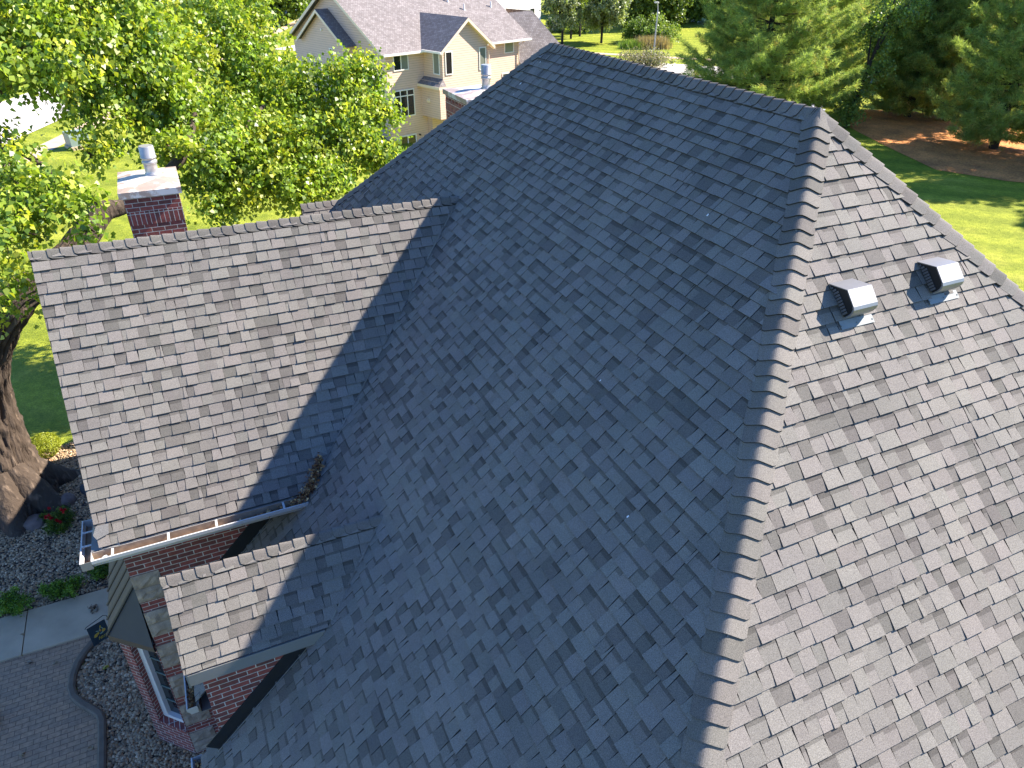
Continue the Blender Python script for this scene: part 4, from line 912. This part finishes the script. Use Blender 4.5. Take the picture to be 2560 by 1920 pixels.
mb = MB(); twiglets(mb, rgn, NEAR, 9, .013); twiglets(mb, rgn, LOW, 5, .010); twiglets(mb, rgn, FAR, 7, .012); mb.build('twig', M_BARK, TR)['kind'] = 'stuff'
PALW = [.22, .24, .12, .20, .12, .10]
q1, t1 = foliage(rgn, [(c, r, int(n * .54)) for c, r, n in NEAR] + [(c, r, int(n * .30) + 2) for c, r, n in LOW + LOW2], 20, .128, jit=.20, palw=PALW, tw=.60); q2, t2 = foliage(rgn, [(c, r, int(n * .54)) for c, r, n in FAR], 24, .120, jit=.19, palw=PALW, tw=.60); q3, t3 = foliage(rgn, TOP, 20, .16, jit=.3, palw=PALW)
quads_mesh('crown', np.concatenate([q1, q2, q3]), np.concatenate([t1, t2, t3]), M_LEAF, BIG)

# white pines with whorled branches and soft needle tufts
def pine_meshes(name, seed, H, Rd, dens=1.0, bare=1.6, root=None):
    rg = np.random.default_rng(seed); mb = MB(); off = np.array(BASE[root])
    lean = rg.normal(0, .012, 2)
    tp = [off + np.array((lean[0] * z, lean[1] * z, z - .3)) for z in np.linspace(0, H, 9)]; mb.tube(tp, [.26 * (1 - .9 * k / 8) + .02 for k in range(9)], 10, (1, 1, 1))
    C_ = []; D_ = []; S_ = []; z = bare
    while z < H - .3:
        f = (z - bare) / (H - bare); r = Rd * min(1, .72 + f * 1.6) * (1 - f) ** .75
        nb = rg.integers(6, 9); a0 = rg.uniform(0, 6.28)
        for k in range(nb):
            a = a0 + k * 2 * math.pi / nb + rg.normal(0, .25); L = r * rg.uniform(.65, 1.12); rise = rg.uniform(-.10, .25) + .35 * f
            o = off + np.array((lean[0] * z, lean[1] * z, z)); d = np.array((math.cos(a), math.sin(a), rise)); sg = np.array((0, 0, -.14 * L))
            pt = lambda t: o + d * L * t + sg * (4 * t * (1 - t)) * .6 + np.array((0, 0, .10 * L * t ** 3))
            if L > .8: mb.tube([pt(0), pt(.4), pt(.75), pt(.97)], [.045, .03, .018, .008], 5, (1, 1, 1), cap=False)
            n = int(L * 17 * dens) + 4; t = rg.uniform(.22, 1.02, n) ** .8; lat = rg.normal(0, .30, n) * L * (1.08 - t) + rg.normal(0, .10, n)
            sd = np.array((-math.sin(a), math.cos(a), 0)); P_ = np.array([pt(x) for x in t]) + sd * lat[:, None] + np.stack([np.zeros(n), np.zeros(n), rg.normal(.02, .07, n)], 1)
            C_.append(P_); D_.append(nrm(d * .8 + sd * np.sign(lat)[:, None] * .55 + np.array((0, 0, .35)) + rg.normal(0, .3, (n, 3)))); S_.append(np.full(n, f))
        z += rg.uniform(.30, .48)
    C_ = np.concatenate(C_); D_ = np.concatenate(D_); n = len(C_); k = 16
    tnd = nrm(D_[:, None] * .55 + rg.normal(0, .62, (n, k, 3))); L = rg.uniform(.18, .36, (n, k)); wd = rg.uniform(.024, .042, (n, k))
    st = C_[:, None] + rg.normal(0, .07, (n, k, 3)); si = nrm(np.cross(tnd, rg.normal(size=(n, k, 3))))
    V3 = np.stack([st - si * wd[..., None] / 2, st + si * wd[..., None] / 2, st + tnd * L[..., None]], 2).reshape(-1, 3, 3)
    pal = np.array([(.27, .36, .095), (.215, .31, .09), (.33, .41, .11), (.39, .45, .12), (.40, .35, .11)])
    tn = pal[rg.choice(5, n, p=[.3, .27, .25, .12, .06])] * rg.uniform(.8, 1.25, (n, 1)); tn = np.repeat(tn, k, 0) * rg.uniform(.85, 1.2, (n * k, 1))
    mb.build('trunk', M_BARKD, root); quads_mesh('crown', V3, tn, M_NEEDLE, root)
def pine(name, label, px, py, seed, H, Rd, dens=1.0, bare=1.6):
    g = onground(px, py); r_ = thing(name, label, 'tree', (g[0], g[1], gz(g[0], g[1])), 'pines at the edge of the lawn'); pine_meshes(name, seed, H, Rd, dens, bare, r_); return r_
p1 = pine('pine_tree', 'tall full white pine directly behind the far end of the roof ridge', 1885, 318, 1, 16, 6.8, 1.15, .6)
p2 = pine('pine_tree', 'white pine rising over sunlit pine straw near the right edge', 2482, 372, 2, 14, 4.9, 1.1, .8)
p3 = pine('pine_tree', 'white pine standing on shaded straw just left of the rightmost one', 2366, 302, 3, 14, 4.7, 1.1, 1.3)
def pdup(src, px, py, rz, sc, label):
    g = onground(px, py); return dup(src, (g[0], g[1], gz(g[0], g[1])), rz, label, sc)
pdup(p3, 2322, 288, 2.1, 1.0, 'slim white pine standing third from the right over the straw bed')
pdup(p2, 2268, 292, 4.0, .95, 'leftmost white pine of the row on the straw bed')
dup(p1, (43.2, 18.6, GZ), 1.2, 'near white pine whose drooping bough reaches in at the right edge', .80); dup(p1, (47.5, 13.0, GZ), 2.9, 'white pine out past the right edge beyond the drooping bough', .95)
pdup(p1, 2560, 235, 2.6, .9, 'white pine behind the straw bed at the right edge')
pdup(p2, 2420, 205, 5.0, 1.05, 'white pine in the back row above the middle of the straw bed')
pdup(p1, 2010, 250, 3.7, .92, 'white pine crowding the right side of the big pine')
pdup(p3, 2240, 180, 3.3, 1.1, 'white pine in the back row behind the dark leafy tree')

# broadleaf trees further off
def far_tree(name, label, g, H, blobs, leaf, per, pal, seed, grp, bark=M_BARKD, tr=.16, lean=(0, 0)):
    rg = np.random.default_rng(seed); z0 = gz(g[0], g[1]); r_ = thing(name, label, 'tree', (g[0], g[1], z0), grp); mb = MB(); O = np.array((g[0], g[1], z0))
    mb.tube([O + (0, 0, -.2), O + (lean[0] * .3, lean[1] * .3, H * .25), O + (lean[0] * .6, lean[1] * .6, H * .5), O + (lean[0], lean[1], H * .85)], [tr, tr * .8, tr * .6, tr * .2], 9)
    bl = [(O + np.array(c), r2, n) for c, r2, n in blobs]
    for c, r2, n in bl:
        mb.tube([O + np.array((lean[0] * .4, lean[1] * .4, min(H * .4, max(.5, c[2] - z0 - .6)))), c], [tr * .45, tr * .15], 6)
    twiglets(mb, rg, bl, 5, .02); mb.build('trunk', bark, r_)
    q, t = foliage(rg, bl, per, leaf, pal, .6, .2, .3); quads_mesh('crown', q, t, M_LEAF, r_); return r_
def round_crown(rg, H, Rr, base, n):
    out = []
    for k in range(n):
        t = rg.random(); z = base + (H - base) * t; rr = Rr * math.sin(math.pi * min(.95, .18 + .8 * t)) ; a = rg.uniform(0, 6.28); s_ = rg.uniform(.34, .55) * Rr
        out.append(((math.cos(a) * rr * .62, math.sin(a) * rr * .62, z), (s_, s_, s_ * .8), int(46 * (s_ / .9) ** 1.4) + 14))
    return out
SILV = np.array([(.20, .26, .11), (.26, .31, .15), (.16, .22, .07), (.33, .37, .22)]); DEEP = np.array([(.13, .19, .045), (.11, .17, .045), (.17, .235, .05)]); MIDG = np.array([(.17, .25, .04), (.14, .21, .04), (.22, .29, .05)])
rr = np.random.default_rng(9)
GL = 'young trees on the far lawn'
far_tree('lawn_tree', 'silvery young tree nearest the white house on the far lawn', onground(1405, 112), 9.0, round_crown(rr, 8.8, 2.6, 2.9, 16), .26, 16, SILV, 61, GL)
far_tree('lawn_tree', 'thin dark stemmed young tree between the two silvery ones, on the left', onground(1427, 97), 10, round_crown(rr, 9.5, 2.4, 3.6, 12), .26, 14, MIDG, 62, GL)
far_tree('lawn_tree', 'mid green young tree standing in a mulch ring on the far lawn', onground(1449, 91), 10, round_crown(rr, 9.8, 2.7, 2.8, 16), .26, 16, MIDG, 63, GL)
far_tree('lawn_tree', 'silvery round crowned young tree on the right of the far lawn', onground(1503, 108), 9.2, round_crown(rr, 9.0, 2.9, 2.3, 18), .26, 16, SILV, 64, GL)
GD_ = 'dark trees at the back of the far lawn'
for k, (px, py, H, Rr, lb) in enumerate(((1585, 92, 15, 4.6, 'dark dense tree left of the lamp post behind the shrubs'), (1650, 88, 16, 4.8, 'dark dense tree behind the lamp post head'), (1540, 60, 15, 5, 'dark dense tree behind the silvery lawn tree'), (1262, 62, 13, 4.4, 'dark dense tree peeping over the tan house roof'))):
    far_tree('dark_tree', lb, onground(px, py - 22), H * .8, round_crown(rr, H * .8, Rr, .9, 26), .34, 15, DEEP, 70 + k, GD_, tr=.25)
GB_ = 'leafy trees far beyond the street and lawns'
for k, (px, py, H, Rr, pal, lb) in enumerate(((700, 62, 12, 5.0, MIDG, 'leafy tree at the left end of the tan house'), (560, 40, 13, 5, DEEP, 'dark tree across the street above the gap in the crown'), (330, 45, 13, 5.5, MIDG, 'leafy tree across the street behind the upper left crown'), (120, 60, 12, 5, DEEP, 'dark tree across the street at the upper left corner'), (440, 10, 16, 6, DEEP, 'tall dark tree far up the street'), (780, 30, 14, 5.5, DEEP, 'dark tree behind the gable end of the tan house'),
        (1720, 55, 14, 5.5, MIDG, 'bright leafy tree behind the big pine to its left'), (1960, 40, 15, 6, DEEP, 'dark tree far behind the big pine to its right'), (2140, 25, 15, 6, MIDG, 'leafy tree far behind the driveway'), (2330, 40, 15, 6, MIDG, 'leafy tree far behind the pine row'), (2520, 50, 15, 6, DEEP, 'dark tree far behind the pine row at the right'), (1400, 35, 14, 5, MIDG, 'leafy tree behind the lawn trees'), (2080, 55, 11, 4.6, MIDG, 'leafy tree beside the driveway beyond the pines'), (1850, 55, 15, 6, MIDG, 'leafy tree far behind the big pine'), (2230, 70, 12, 5, DEEP, 'dark tree across the road behind the pine row'))):
    far_tree('leafy_tree', lb, onground(px, py), H, round_crown(rr, H, Rr, 1.0, 24), .36, 15, pal, 90 + k, GB_, tr=.25)
g = onground(2112, 318); far_tree('leafy_tree', 'dark leaning broadleaf tree between the big pine and the pine row', g, 10, [((0, 0, 1.2), (1.0, 1.0, 1.0), 120), ((.5, .2, 2.6), (1.0, 1, .7), 70), ((1.2, -.6, 3.6), (.9, .8, .6), 50), ((1.6, .2, 5.0), (1.0, 1, .7), 60), ((.8, .4, 6.4), (1.3, 1.2, .9), 90), ((2.2, -.4, 7.4), (1.5, 1.4, 1), 110)], .17, 16, DEEP * 1.5, 120, None, tr=.17, lean=(1.6, -.3))

# shrubs: leaf clumps on short stems
def shrub(name, label, g, r, h, pal, seed, leaf=.035, n=90, per=22, grp=None, tidy=False, cat='shrub'):
    rg = np.random.default_rng(seed); z0 = gz(g[0], g[1]); r_ = thing(name, label, cat, (g[0], g[1], z0), grp); O = np.array((g[0], g[1], z0))
    if tidy: bl = [(O + (0, 0, h * .5), (r, r, h * .52), n)]
    else: bl = [(O + np.array((rg.normal(0, r * .4), rg.normal(0, r * .4), h * rg.uniform(.3, .85))), (r * .55, r * .55, h * .28), n // 6) for _ in range(8)] + [(O + (0, 0, h * .4), (r * .8, r * .8, h * .42), n // 2)]
    mb = MB(); twiglets(mb, rg, [(O + (0, 0, .03), (r * .8, r * .8, h * .8), 1)], 9, .006, (.6, .5, .4)); mb.build('stem', M_BARKD, r_)
    if tidy:
        k = n * per // 2; d = nrm(rg.normal(size=(k, 3)) + (0, 0, .25)); c = O + np.array((0, 0, h * .48)) + d * np.array((r, r, h * .52)) * rg.uniform(.86, 1.03, (k, 1)); q = leaf_quads(rg, c, nrm(rg.normal(size=(k, 3)) + (0, 0, .4)), nrm(d + rg.normal(0, .45, (k, 3))), leaf * rg.uniform(.7, 1.3, k), leaf * rg.uniform(.6, 1, k)); t = pal[rg.integers(0, len(pal), k)] * rg.uniform(.8, 1.2, (k, 1))
    else: q, t = foliage(rg, bl, per, leaf, pal, r * .35, -.3, r * .14)
    q[:, :, 2] = np.maximum(q[:, :, 2], z0 + .01); quads_mesh('leaves', q, t, M_SHRUB, r_); return r_
YEL = np.array([(.27, .30, .015), (.22, .27, .018), (.32, .34, .02)]); GRN = np.array([(.11, .20, .020), (.16, .27, .024), (.20, .32, .03), (.08, .15, .02)])
GY_ = 'clipped yellow green shrubs beside the lawn'
shrub('yellow_shrub', 'round clipped yellow green shrub tucked behind the big trunk', (-10.15, 13.05), .34, .62, YEL, 1, .032, 330, 24, GY_, True)
shrub('yellow_shrub', 'yellow green shrub half hidden by the gable roof edge', (-9.20, 13.25), .30, .50, YEL, 2, .032, 230, 24, GY_, True)
GG_ = 'small green shrubs along the walkway'
shrub('green_shrub', 'small ragged green shrub midway along the walkway edge', (-9.58, 7.72), .26, .34, GRN, 3, .030, 170, 20, GG_)
shrub('green_shrub', 'small green shrub at the left edge beside the walkway', (-10.40, 7.68), .28, .34, GRN, 4, .030, 170, 20, GG_)
shrub('green_shrub', 'small green shrub under the gutter corner', (-8.78, 7.95), .26, .36, GRN * .9, 5, .030, 170, 20, GG_)
shrub('weed_plant', 'small green plant beside the dark boulder under the roof edge', (-9.02, 10.6), .13, .2, GRN * 1.2, 6, .03, 40, 14, None, cat='plant')
shrub('weed_plant', 'thin dark green plant between the rose and the pink boulder at left', (-10.02, 10.25), .14, .22, GRN * .7, 7, .022, 50, 14, None, cat='plant')
rose = shrub('rose_bush', 'dark leaved rose bush with bright red blooms on the pebble bed', (-9.66, 9.85), .26, .46, GRN * .62, 8, .028, 200, 18, None, cat='rose bush')
rg_ = np.random.default_rng(4)
for k in range(15):
    a = rg_.uniform(0, 6.28); rr_ = rg_.uniform(.05, .27); c = np.array((-9.70 + math.cos(a) * rr_, 9.90 + math.sin(a) * rr_, GZ + rg_.uniform(.30, .52)))
    m_ = 16; d = nrm(rg_.normal(size=(m_, 3)) + (0, 0, .6)); q = leaf_quads(rg_, c + d * .022, d, nrm(rg_.normal(size=(m_, 3))), np.full(m_, .05), np.full(m_, .045)); quads_mesh('bloom', q, np.array([(.55, .006, .02)]) * rg_.uniform(.7, 1.3, (m_, 1)), M_PETAL, rose)
GF_ = 'shrubs and grasses on the far lawn border'
LIM_ = np.array([(.13, .21, .03), (.16, .24, .04), (.10, .17, .03)])
shrub('border_shrub', 'big bright green mounded shrub left of the lamp post', onground(1598, 106), 2.3, 3.0, LIM_, 20, .22, 240, 18, GF_); shrub('border_shrub', 'yellow green mound in front of the big bright shrub', onground(1625, 112), 1.5, 1.9, LIM_ * 1.25, 21, .2, 150, 16, GF_)
shrub('border_shrub', 'dark green shrub right behind the lamp post', onground(1655, 112), 2.2, 3.0, MIDG, 22, .22, 180, 16, GF_)
shrub('border_shrub', 'dark clipped shrub beside the white house corner', onground(1398, 80), 1.2, 1.5, DEEP * 1.4, 23, .18, 120, 14, GF_); shrub('border_shrub', 'pale flowering shrub by the white house corner', onground(1384, 80), 1.1, 1.7, np.array([(.5, .5, .42), (.2, .3, .1)]), 24, .2, 120, 14, GF_)
shrub('border_shrub', 'low green shrub beneath the lawn trees', onground(1442, 84), 1.4, 1.2, MIDG, 25, .2, 120, 14, GF_)
def grass_clump(label, g, r, h, pal, seed, n=500):
    rg = np.random.default_rng(seed); z0 = gz(g[0], g[1]); r_ = thing('ornamental_grass', label, 'grass clump', (g[0], g[1], z0), GF_)
    b0 = np.stack([g[0] + rg.normal(0, r * .5, n), g[1] + rg.normal(0, r * .5, n), np.full(n, z0)], 1); d = nrm(np.stack([rg.normal(0, .3, n), rg.normal(0, .3, n), np.ones(n)], 1)); L = rg.uniform(.6, 1.1, n)[:, None] * h; s_ = nrm(np.cross(d, rg.normal(size=(n, 3)))) * .05
    V = np.stack([b0 - s_, b0 + s_, b0 + d * L], 1); quads_mesh('blades', V, pal[rg.integers(0, len(pal), n)] * rg.uniform(.8, 1.2, (n, 1)), M_SHRUB, r_)
for k, (px, lb, pal) in enumerate(((1572, 'low lime green grass clump at the left of the border', LIM_ * 1.3), (1590, 'lime green grass clump second from the left in the border', LIM_ * 1.3), (1608, 'pinkish plumed grass clump left of the lamp post foot', np.array([(.36, .27, .17), (.28, .24, .13)])), (1628, 'pinkish plumed grass clump next to the lamp post foot', np.array([(.36, .27, .17), (.28, .24, .13)])), (1650, 'pinkish plumed grass clump right of the lamp post', np.array([(.36, .27, .17), (.28, .24, .13)])))): grass_clump(lb, onground(px, 121), 1.0, 1.5 if k > 1 else 1.1, pal, 40 + k)
rg_ = np.random.default_rng(12); g = onground(1618, 168); shrub('border_shrub', 'sprawling pale leaved shrub by the road edge behind the ridge', g, 2.6, 1.3, np.array([(.2, .2, .12), (.12, .15, .06), (.3, .27, .2)]), 30, .16, 200, 14, GF_)

# ------------------------------------------------------------------ street furniture and small things
LPn = thing('lamp_post', 'tall slim grey street lamp with a small arm beside the road', 'lamp post', (43.06, 64.59, GZ)); O = np.array((43.06, 64.59, GZ))
mb = MB(); mb.tube([O, O + (0, 0, .35), O + (0, 0, .36), O + (0, 0, 4.5), O + (0, 0, 4.52), O + (.0, 0, 5.0), O + (-.10, -.03, 5.5), O + (-.16, -.05, 5.62)], [.13, .13, .085, .07, .085, .05, .045, .045], 10); mb.build('pole', M_POLE, LPn)
mb = MB(); c = O + np.array((-.30, -.08, 5.66)); mb.box((-.26, -.11, -.05), (.20, .11, .06), fr=(c, (.96, .27, 0), (-.27, .96, 0), (0, 0, 1))); mb.box((-.20, -.08, -.08), (.12, .08, -.051), fr=(c, (.96, .27, 0), (-.27, .96, 0), (0, 0, 1))); mb.build('lamp_head', M_GALV, LPn)
TB = thing('transformer_box', 'square green utility transformer box on a concrete pad beside the sidewalk', 'utility box', (-10.75, 47.9, GZ)); O = np.array((-10.75, 47.9, GZ)); ft = (O, (.93, .37, 0), (-.37, .93, 0), (0, 0, 1))
mb = MB(); mb.box((-.62, -.60, -.05), (.62, .60, .20), fr=ft); mb.build('pad', M_CONC, TB)
mb = MB(); Pq = lambda a, b2, z: O + np.array((.93, .37, 0)) * a + np.array((-.37, .93, 0)) * b2 + np.array((0, 0, z))
sec = [(-.52, .20), (-.52, .78), (-.46, .98), (.52, .98), (.52, .20)]
mb.prism([Pq(-.55, y, z) for y, z in sec], np.array((.93, .37, 0)) * 1.10); mb.build('cabinet', M_TRANSF, TB)
mb = MB(); mb.box((-.012, -.535, .24), (.012, -.521, .76), fr=ft); mb.box((.20, -.55, .46), (.28, -.521, .54), fr=ft); mb.build('door_seam', M_POLE, TB)
def boulder(name, label, c, r, m, seed):
    import bmesh
    bm = bmesh.new(); bmesh.ops.create_icosphere(bm, subdivisions=3, radius=1)
    for v in bm.verts:
        k = 1 + .30 * mnoise.noise(v.co * 1.1 + Vector((seed * 7, 0, 0))) + .10 * mnoise.noise(v.co * 3 + Vector((seed, 3, 0))); v.co = Vector((v.co.x * r[0] * k, v.co.y * r[1] * k, v.co.z * r[2] * k))
    me = bpy.data.meshes.new(name); bm.to_mesh(me); bm.free(); me.materials.append(m); me.polygons.foreach_set('use_smooth', [True] * len(me.polygons)); o = link(name, me); o.location = c; o.rotation_euler = (0, 0, seed); return rep(o, label, 'boulder', 'boulders on the pebble bed')
boulder('boulder', 'reddish boulder behind the rose bush', (-9.62, 10.75, GZ + .08), (.24, .19, .17), M_ROCK, 1.0); boulder('boulder', 'dark blue grey boulder under the roof edge', (-9.15, 11.0, GZ + .06), (.25, .18, .16), M_ROCKD, 2.2); boulder('boulder', 'pinkish grey flat boulder left of the rose bush', (-10.25, 10.25, GZ + .05), (.22, .26, .14), M_ROCK, 3.5)
mb = MB(); mb.tube([(-9.98, 10.95, GZ + .05), (-9.82, 10.88, GZ + .07), (-9.62, 10.98, GZ + .05), (-9.5, 10.98, GZ + .04)], [.03, .045, .04, .02], 8); rep(mb.build('black_hose', M_IRON), 'short black hose end lying at the foot of the trunk', 'hose')

def leaf_pile(name, label, pts, n, spread, seed, size=.05, pal=None, grp='dead leaf piles'):
    """pts: polyline (x, y, z, width, height)"""
    rg = np.random.default_rng(seed); P_ = np.array(pts, float); k = rg.random(n) * (len(P_) - 1); i = k.astype(int); f = (k - i)[:, None]; Q = P_[i] * (1 - f) + P_[np.minimum(i + 1, len(P_) - 1)] * f
    c = Q[:, :3] + np.stack([rg.normal(0, .4, n) * Q[:, 3], rg.normal(0, .4, n) * Q[:, 3], np.abs(rg.normal(0, .5, n)) * Q[:, 4]], 1)
    d = nrm(rg.normal(size=(n, 3)) * (1, 1, .5)); nn = nrm(rg.normal(0, .5, (n, 3)) + (0, 0, .9)); L = size * rg.uniform(.4, 1.2, n)
    pal = np.array([(.34, .15, .05), (.22, .09, .035), (.46, .25, .09), (.12, .055, .028), (.60, .40, .18)]) if pal is None else pal
    o = quads_mesh(name, leaf_quads(rg, c, d, nn, L, L * .7, .3), pal[rg.integers(0, len(pal), n)], M_LEAFBROWN); return rep(o, label, 'dead leaves', grp)
GE = (GY - GD - .10)
leaf_pile('leaf_pile', 'heap of brown dead leaves at the right end of the big gable gutter', [(-5.16, GE, GEZ - .03, .09, .10), (-5.0, GE + .02, GEZ + .04, .10, .16), (-4.90, GE + .08, GEZ + .14, .09, .16), (-4.80, GE + .20, GEZ + .27, .07, .12), (-4.74, GE + .30, GEZ + .38, .05, .08)], 420, .1, 1)
leaf_pile('leaf_pile', 'thin litter of dead leaves lying along the big gable gutter', [(-6.0, GE, GEZ - .10, .03, .03), (-5.6, GE, GEZ - .08, .06, .05), (-5.15, GE, GEZ - .05, .07, .08)], 170, .1, 2, .04)
leaf_pile('leaf_pile', 'brown leaves filling the short gutter between dormer and quoins', [(-6.955, 1.53, MEZ - .07, .05, .06), (-6.955, 2.2, MEZ - .06, .05, .07), (-6.955, 2.9, MEZ - .07, .05, .05)], 420, .1, 3, .045)
leaf_pile('leaf_pile', 'brown leaves filling the eave gutter at the bottom edge', [(-6.955, .76, MEZ - .07, .05, .06), (-6.955, 0, MEZ - .07, .05, .06)], 260, .1, 4, .045)
leaf_pile('leaf_pile', 'reddish leaf litter in the corner of the big gable gutter', [(-7.66, 2.56, GEZ - .10, .04, .04), (-7.52, 2.52, GEZ - .10, .03, .03)], 70, .1, 5, .035)
leaf_pile('leaf_pile', 'small tan clump of dry leaves lying on the walkway', [(-9.0, 7.0, GZ + .055, .10, .06), (-8.93, 6.93, GZ + .055, .09, .05)], 46, .1, 6, .07, np.array([(.30, .22, .14), (.2, .13, .08), (.40, .31, .2)]))
leaf_pile('leaf_pile', 'dry leaf clump on the paver patio next to the walkway slab', [(-10.02, 6.15, GZ + .02, .05, .04), (-9.96, 6.1, GZ + .02, .04, .03)], 12, .1, 7, .08, np.array([(.30, .20, .13), (.38, .28, .18)]))
for k, (px, py) in enumerate(((60, 1590), (140, 1665), (225, 1878), (55, 1895), (262, 1675), (330, 1810), (300, 1735))):
    g = onground(px, py); leaf_pile('dead_leaf', ['curled leaf at the joint of the walkway slabs', 'single pale leaf on the pavers right of the leaf clump', 'two dry leaves beside the kerb near the bottom edge', 'small leaf on the pavers at the bottom left', 'yellow leaves lying on pebbles below the flag', 'orange leaves on the pebbles in front of the brick bay', 'rust leaf on the pebbles beside the kerb bend'][k], [(g[0], g[1], GZ + .045, .04, .02), (g[0] + .05, g[1], GZ + .045, .04, .02)], 4 if k != 4 else 7, .1, 20 + k, .085, np.array([(.34, .24, .14), (.28, .18, .09)]) if k != 4 else np.array([(.5, .42, .05), (.42, .38, .06)]), 'single dead leaves on the paving and pebbles')

# garden flag: cloth with yellow script, a bee-like yellow flower sprig, on a wire stand
FG = thing('garden_flag', 'small dark teal garden flag with yellow flowers and script on a black wire stand', 'flag', (-8.50, 5.62, GZ))
TL, TRr, BLc = np.array((-8.80, 5.50, GZ + .98)), np.array((-8.52, 5.62, GZ + .98)), None
fx = (TRr - TL) / np.linalg.norm(TRr - TL); fn = np.array((fx[1], -fx[0], 0)); fz = np.array((0, 0, 1.0)); FWd, FHt = .305, .44
def fp(u, v, o=0): return TL + fx * u * FWd - fz * v * FHt + fn * (o + .014 * math.sin(u * 5 + v * 2) * v)
mb = MB(); nu = 10
for i in range(nu):
    for j in range(nu): mb.poly([fp(i / nu, j / nu), fp((i + 1) / nu, j / nu), fp((i + 1) / nu, (j + 1) / nu), fp(i / nu, (j + 1) / nu)])
CLO = mb.build('cloth', M_FLAG, FG)
def disc(mb, u, v, a, b2, rot, o=.004, n=10):
    mb.poly([fp(u + (math.cos(t) * a * math.cos(rot) - math.sin(t) * b2 * math.sin(rot)), v + (math.cos(t) * a * math.sin(rot) + math.sin(t) * b2 * math.cos(rot)) * FWd / FHt, o) for t in np.linspace(0, 2 * math.pi, n, endpoint=False)])
mb = MB(); disc(mb, .36, .50, .16, .10, -.3); disc(mb, .76, .47, .10, .12, .5); disc(mb, .27, .56, .10, .07, .2); disc(mb, .66, .22, .035, .11, .25); mb.build('flower_print', M_FLAGY, CLO)
mb = MB(); disc(mb, .37, .50, .06, .05, 0, .007); disc(mb, .76, .47, .05, .05, 0, .007); disc(mb, .60, .40, .05, .08, .3, .007); mb.build('flower_heart', M_FLAGO, CLO)
mb = MB(); disc(mb, .44, .36, .10, .04, .7); disc(mb, .62, .56, .10, .06, -.2); disc(mb, .58, .34, .03, .12, .4, .003); disc(mb, .73, .34, .03, .12, -.25, .003); mb.build('leaf_print', M_FLAGG, CLO)
tcv = bpy.data.curves.new('script', 'FONT'); tcv.body = 'friend'; tcv.size = .115; tcv.shear = .35; tcv.align_x = 'CENTER'; tcv.extrude = .0008
to = bpy.data.objects.new('tmp', tcv); COL.objects.link(to); dg = bpy.context.evaluated_depsgraph_get(); me = bpy.data.meshes.new_from_object(to.evaluated_get(dg)); bpy.data.objects.remove(to)
pts = [fp(.54, .83, .008) + fx * v.co.x + fz * v.co.y + fn * v.co.z - np.array(BASE[FG]) for v in me.vertices]
for v, q in zip(me.vertices, pts): v.co = q
me.materials.clear(); me.materials.append(M_FLAGY); me.update(); link('lettering', me, CLO)
mb = MB(); TRp = TRr + fx * .05; mb.tube([TRp * (1, 1, 0) + (0, 0, GZ), TRp + (0, 0, .06), TRp + fx * -.05 + (0, 0, .10), TL + (0, 0, .045), TL - fx * .02 + (0, 0, .02)], .006, 6); mb.tube([TL + (0, 0, .004), TRr + (0, 0, .004)], .005, 6); mb.build('stand', M_IRON, FG)
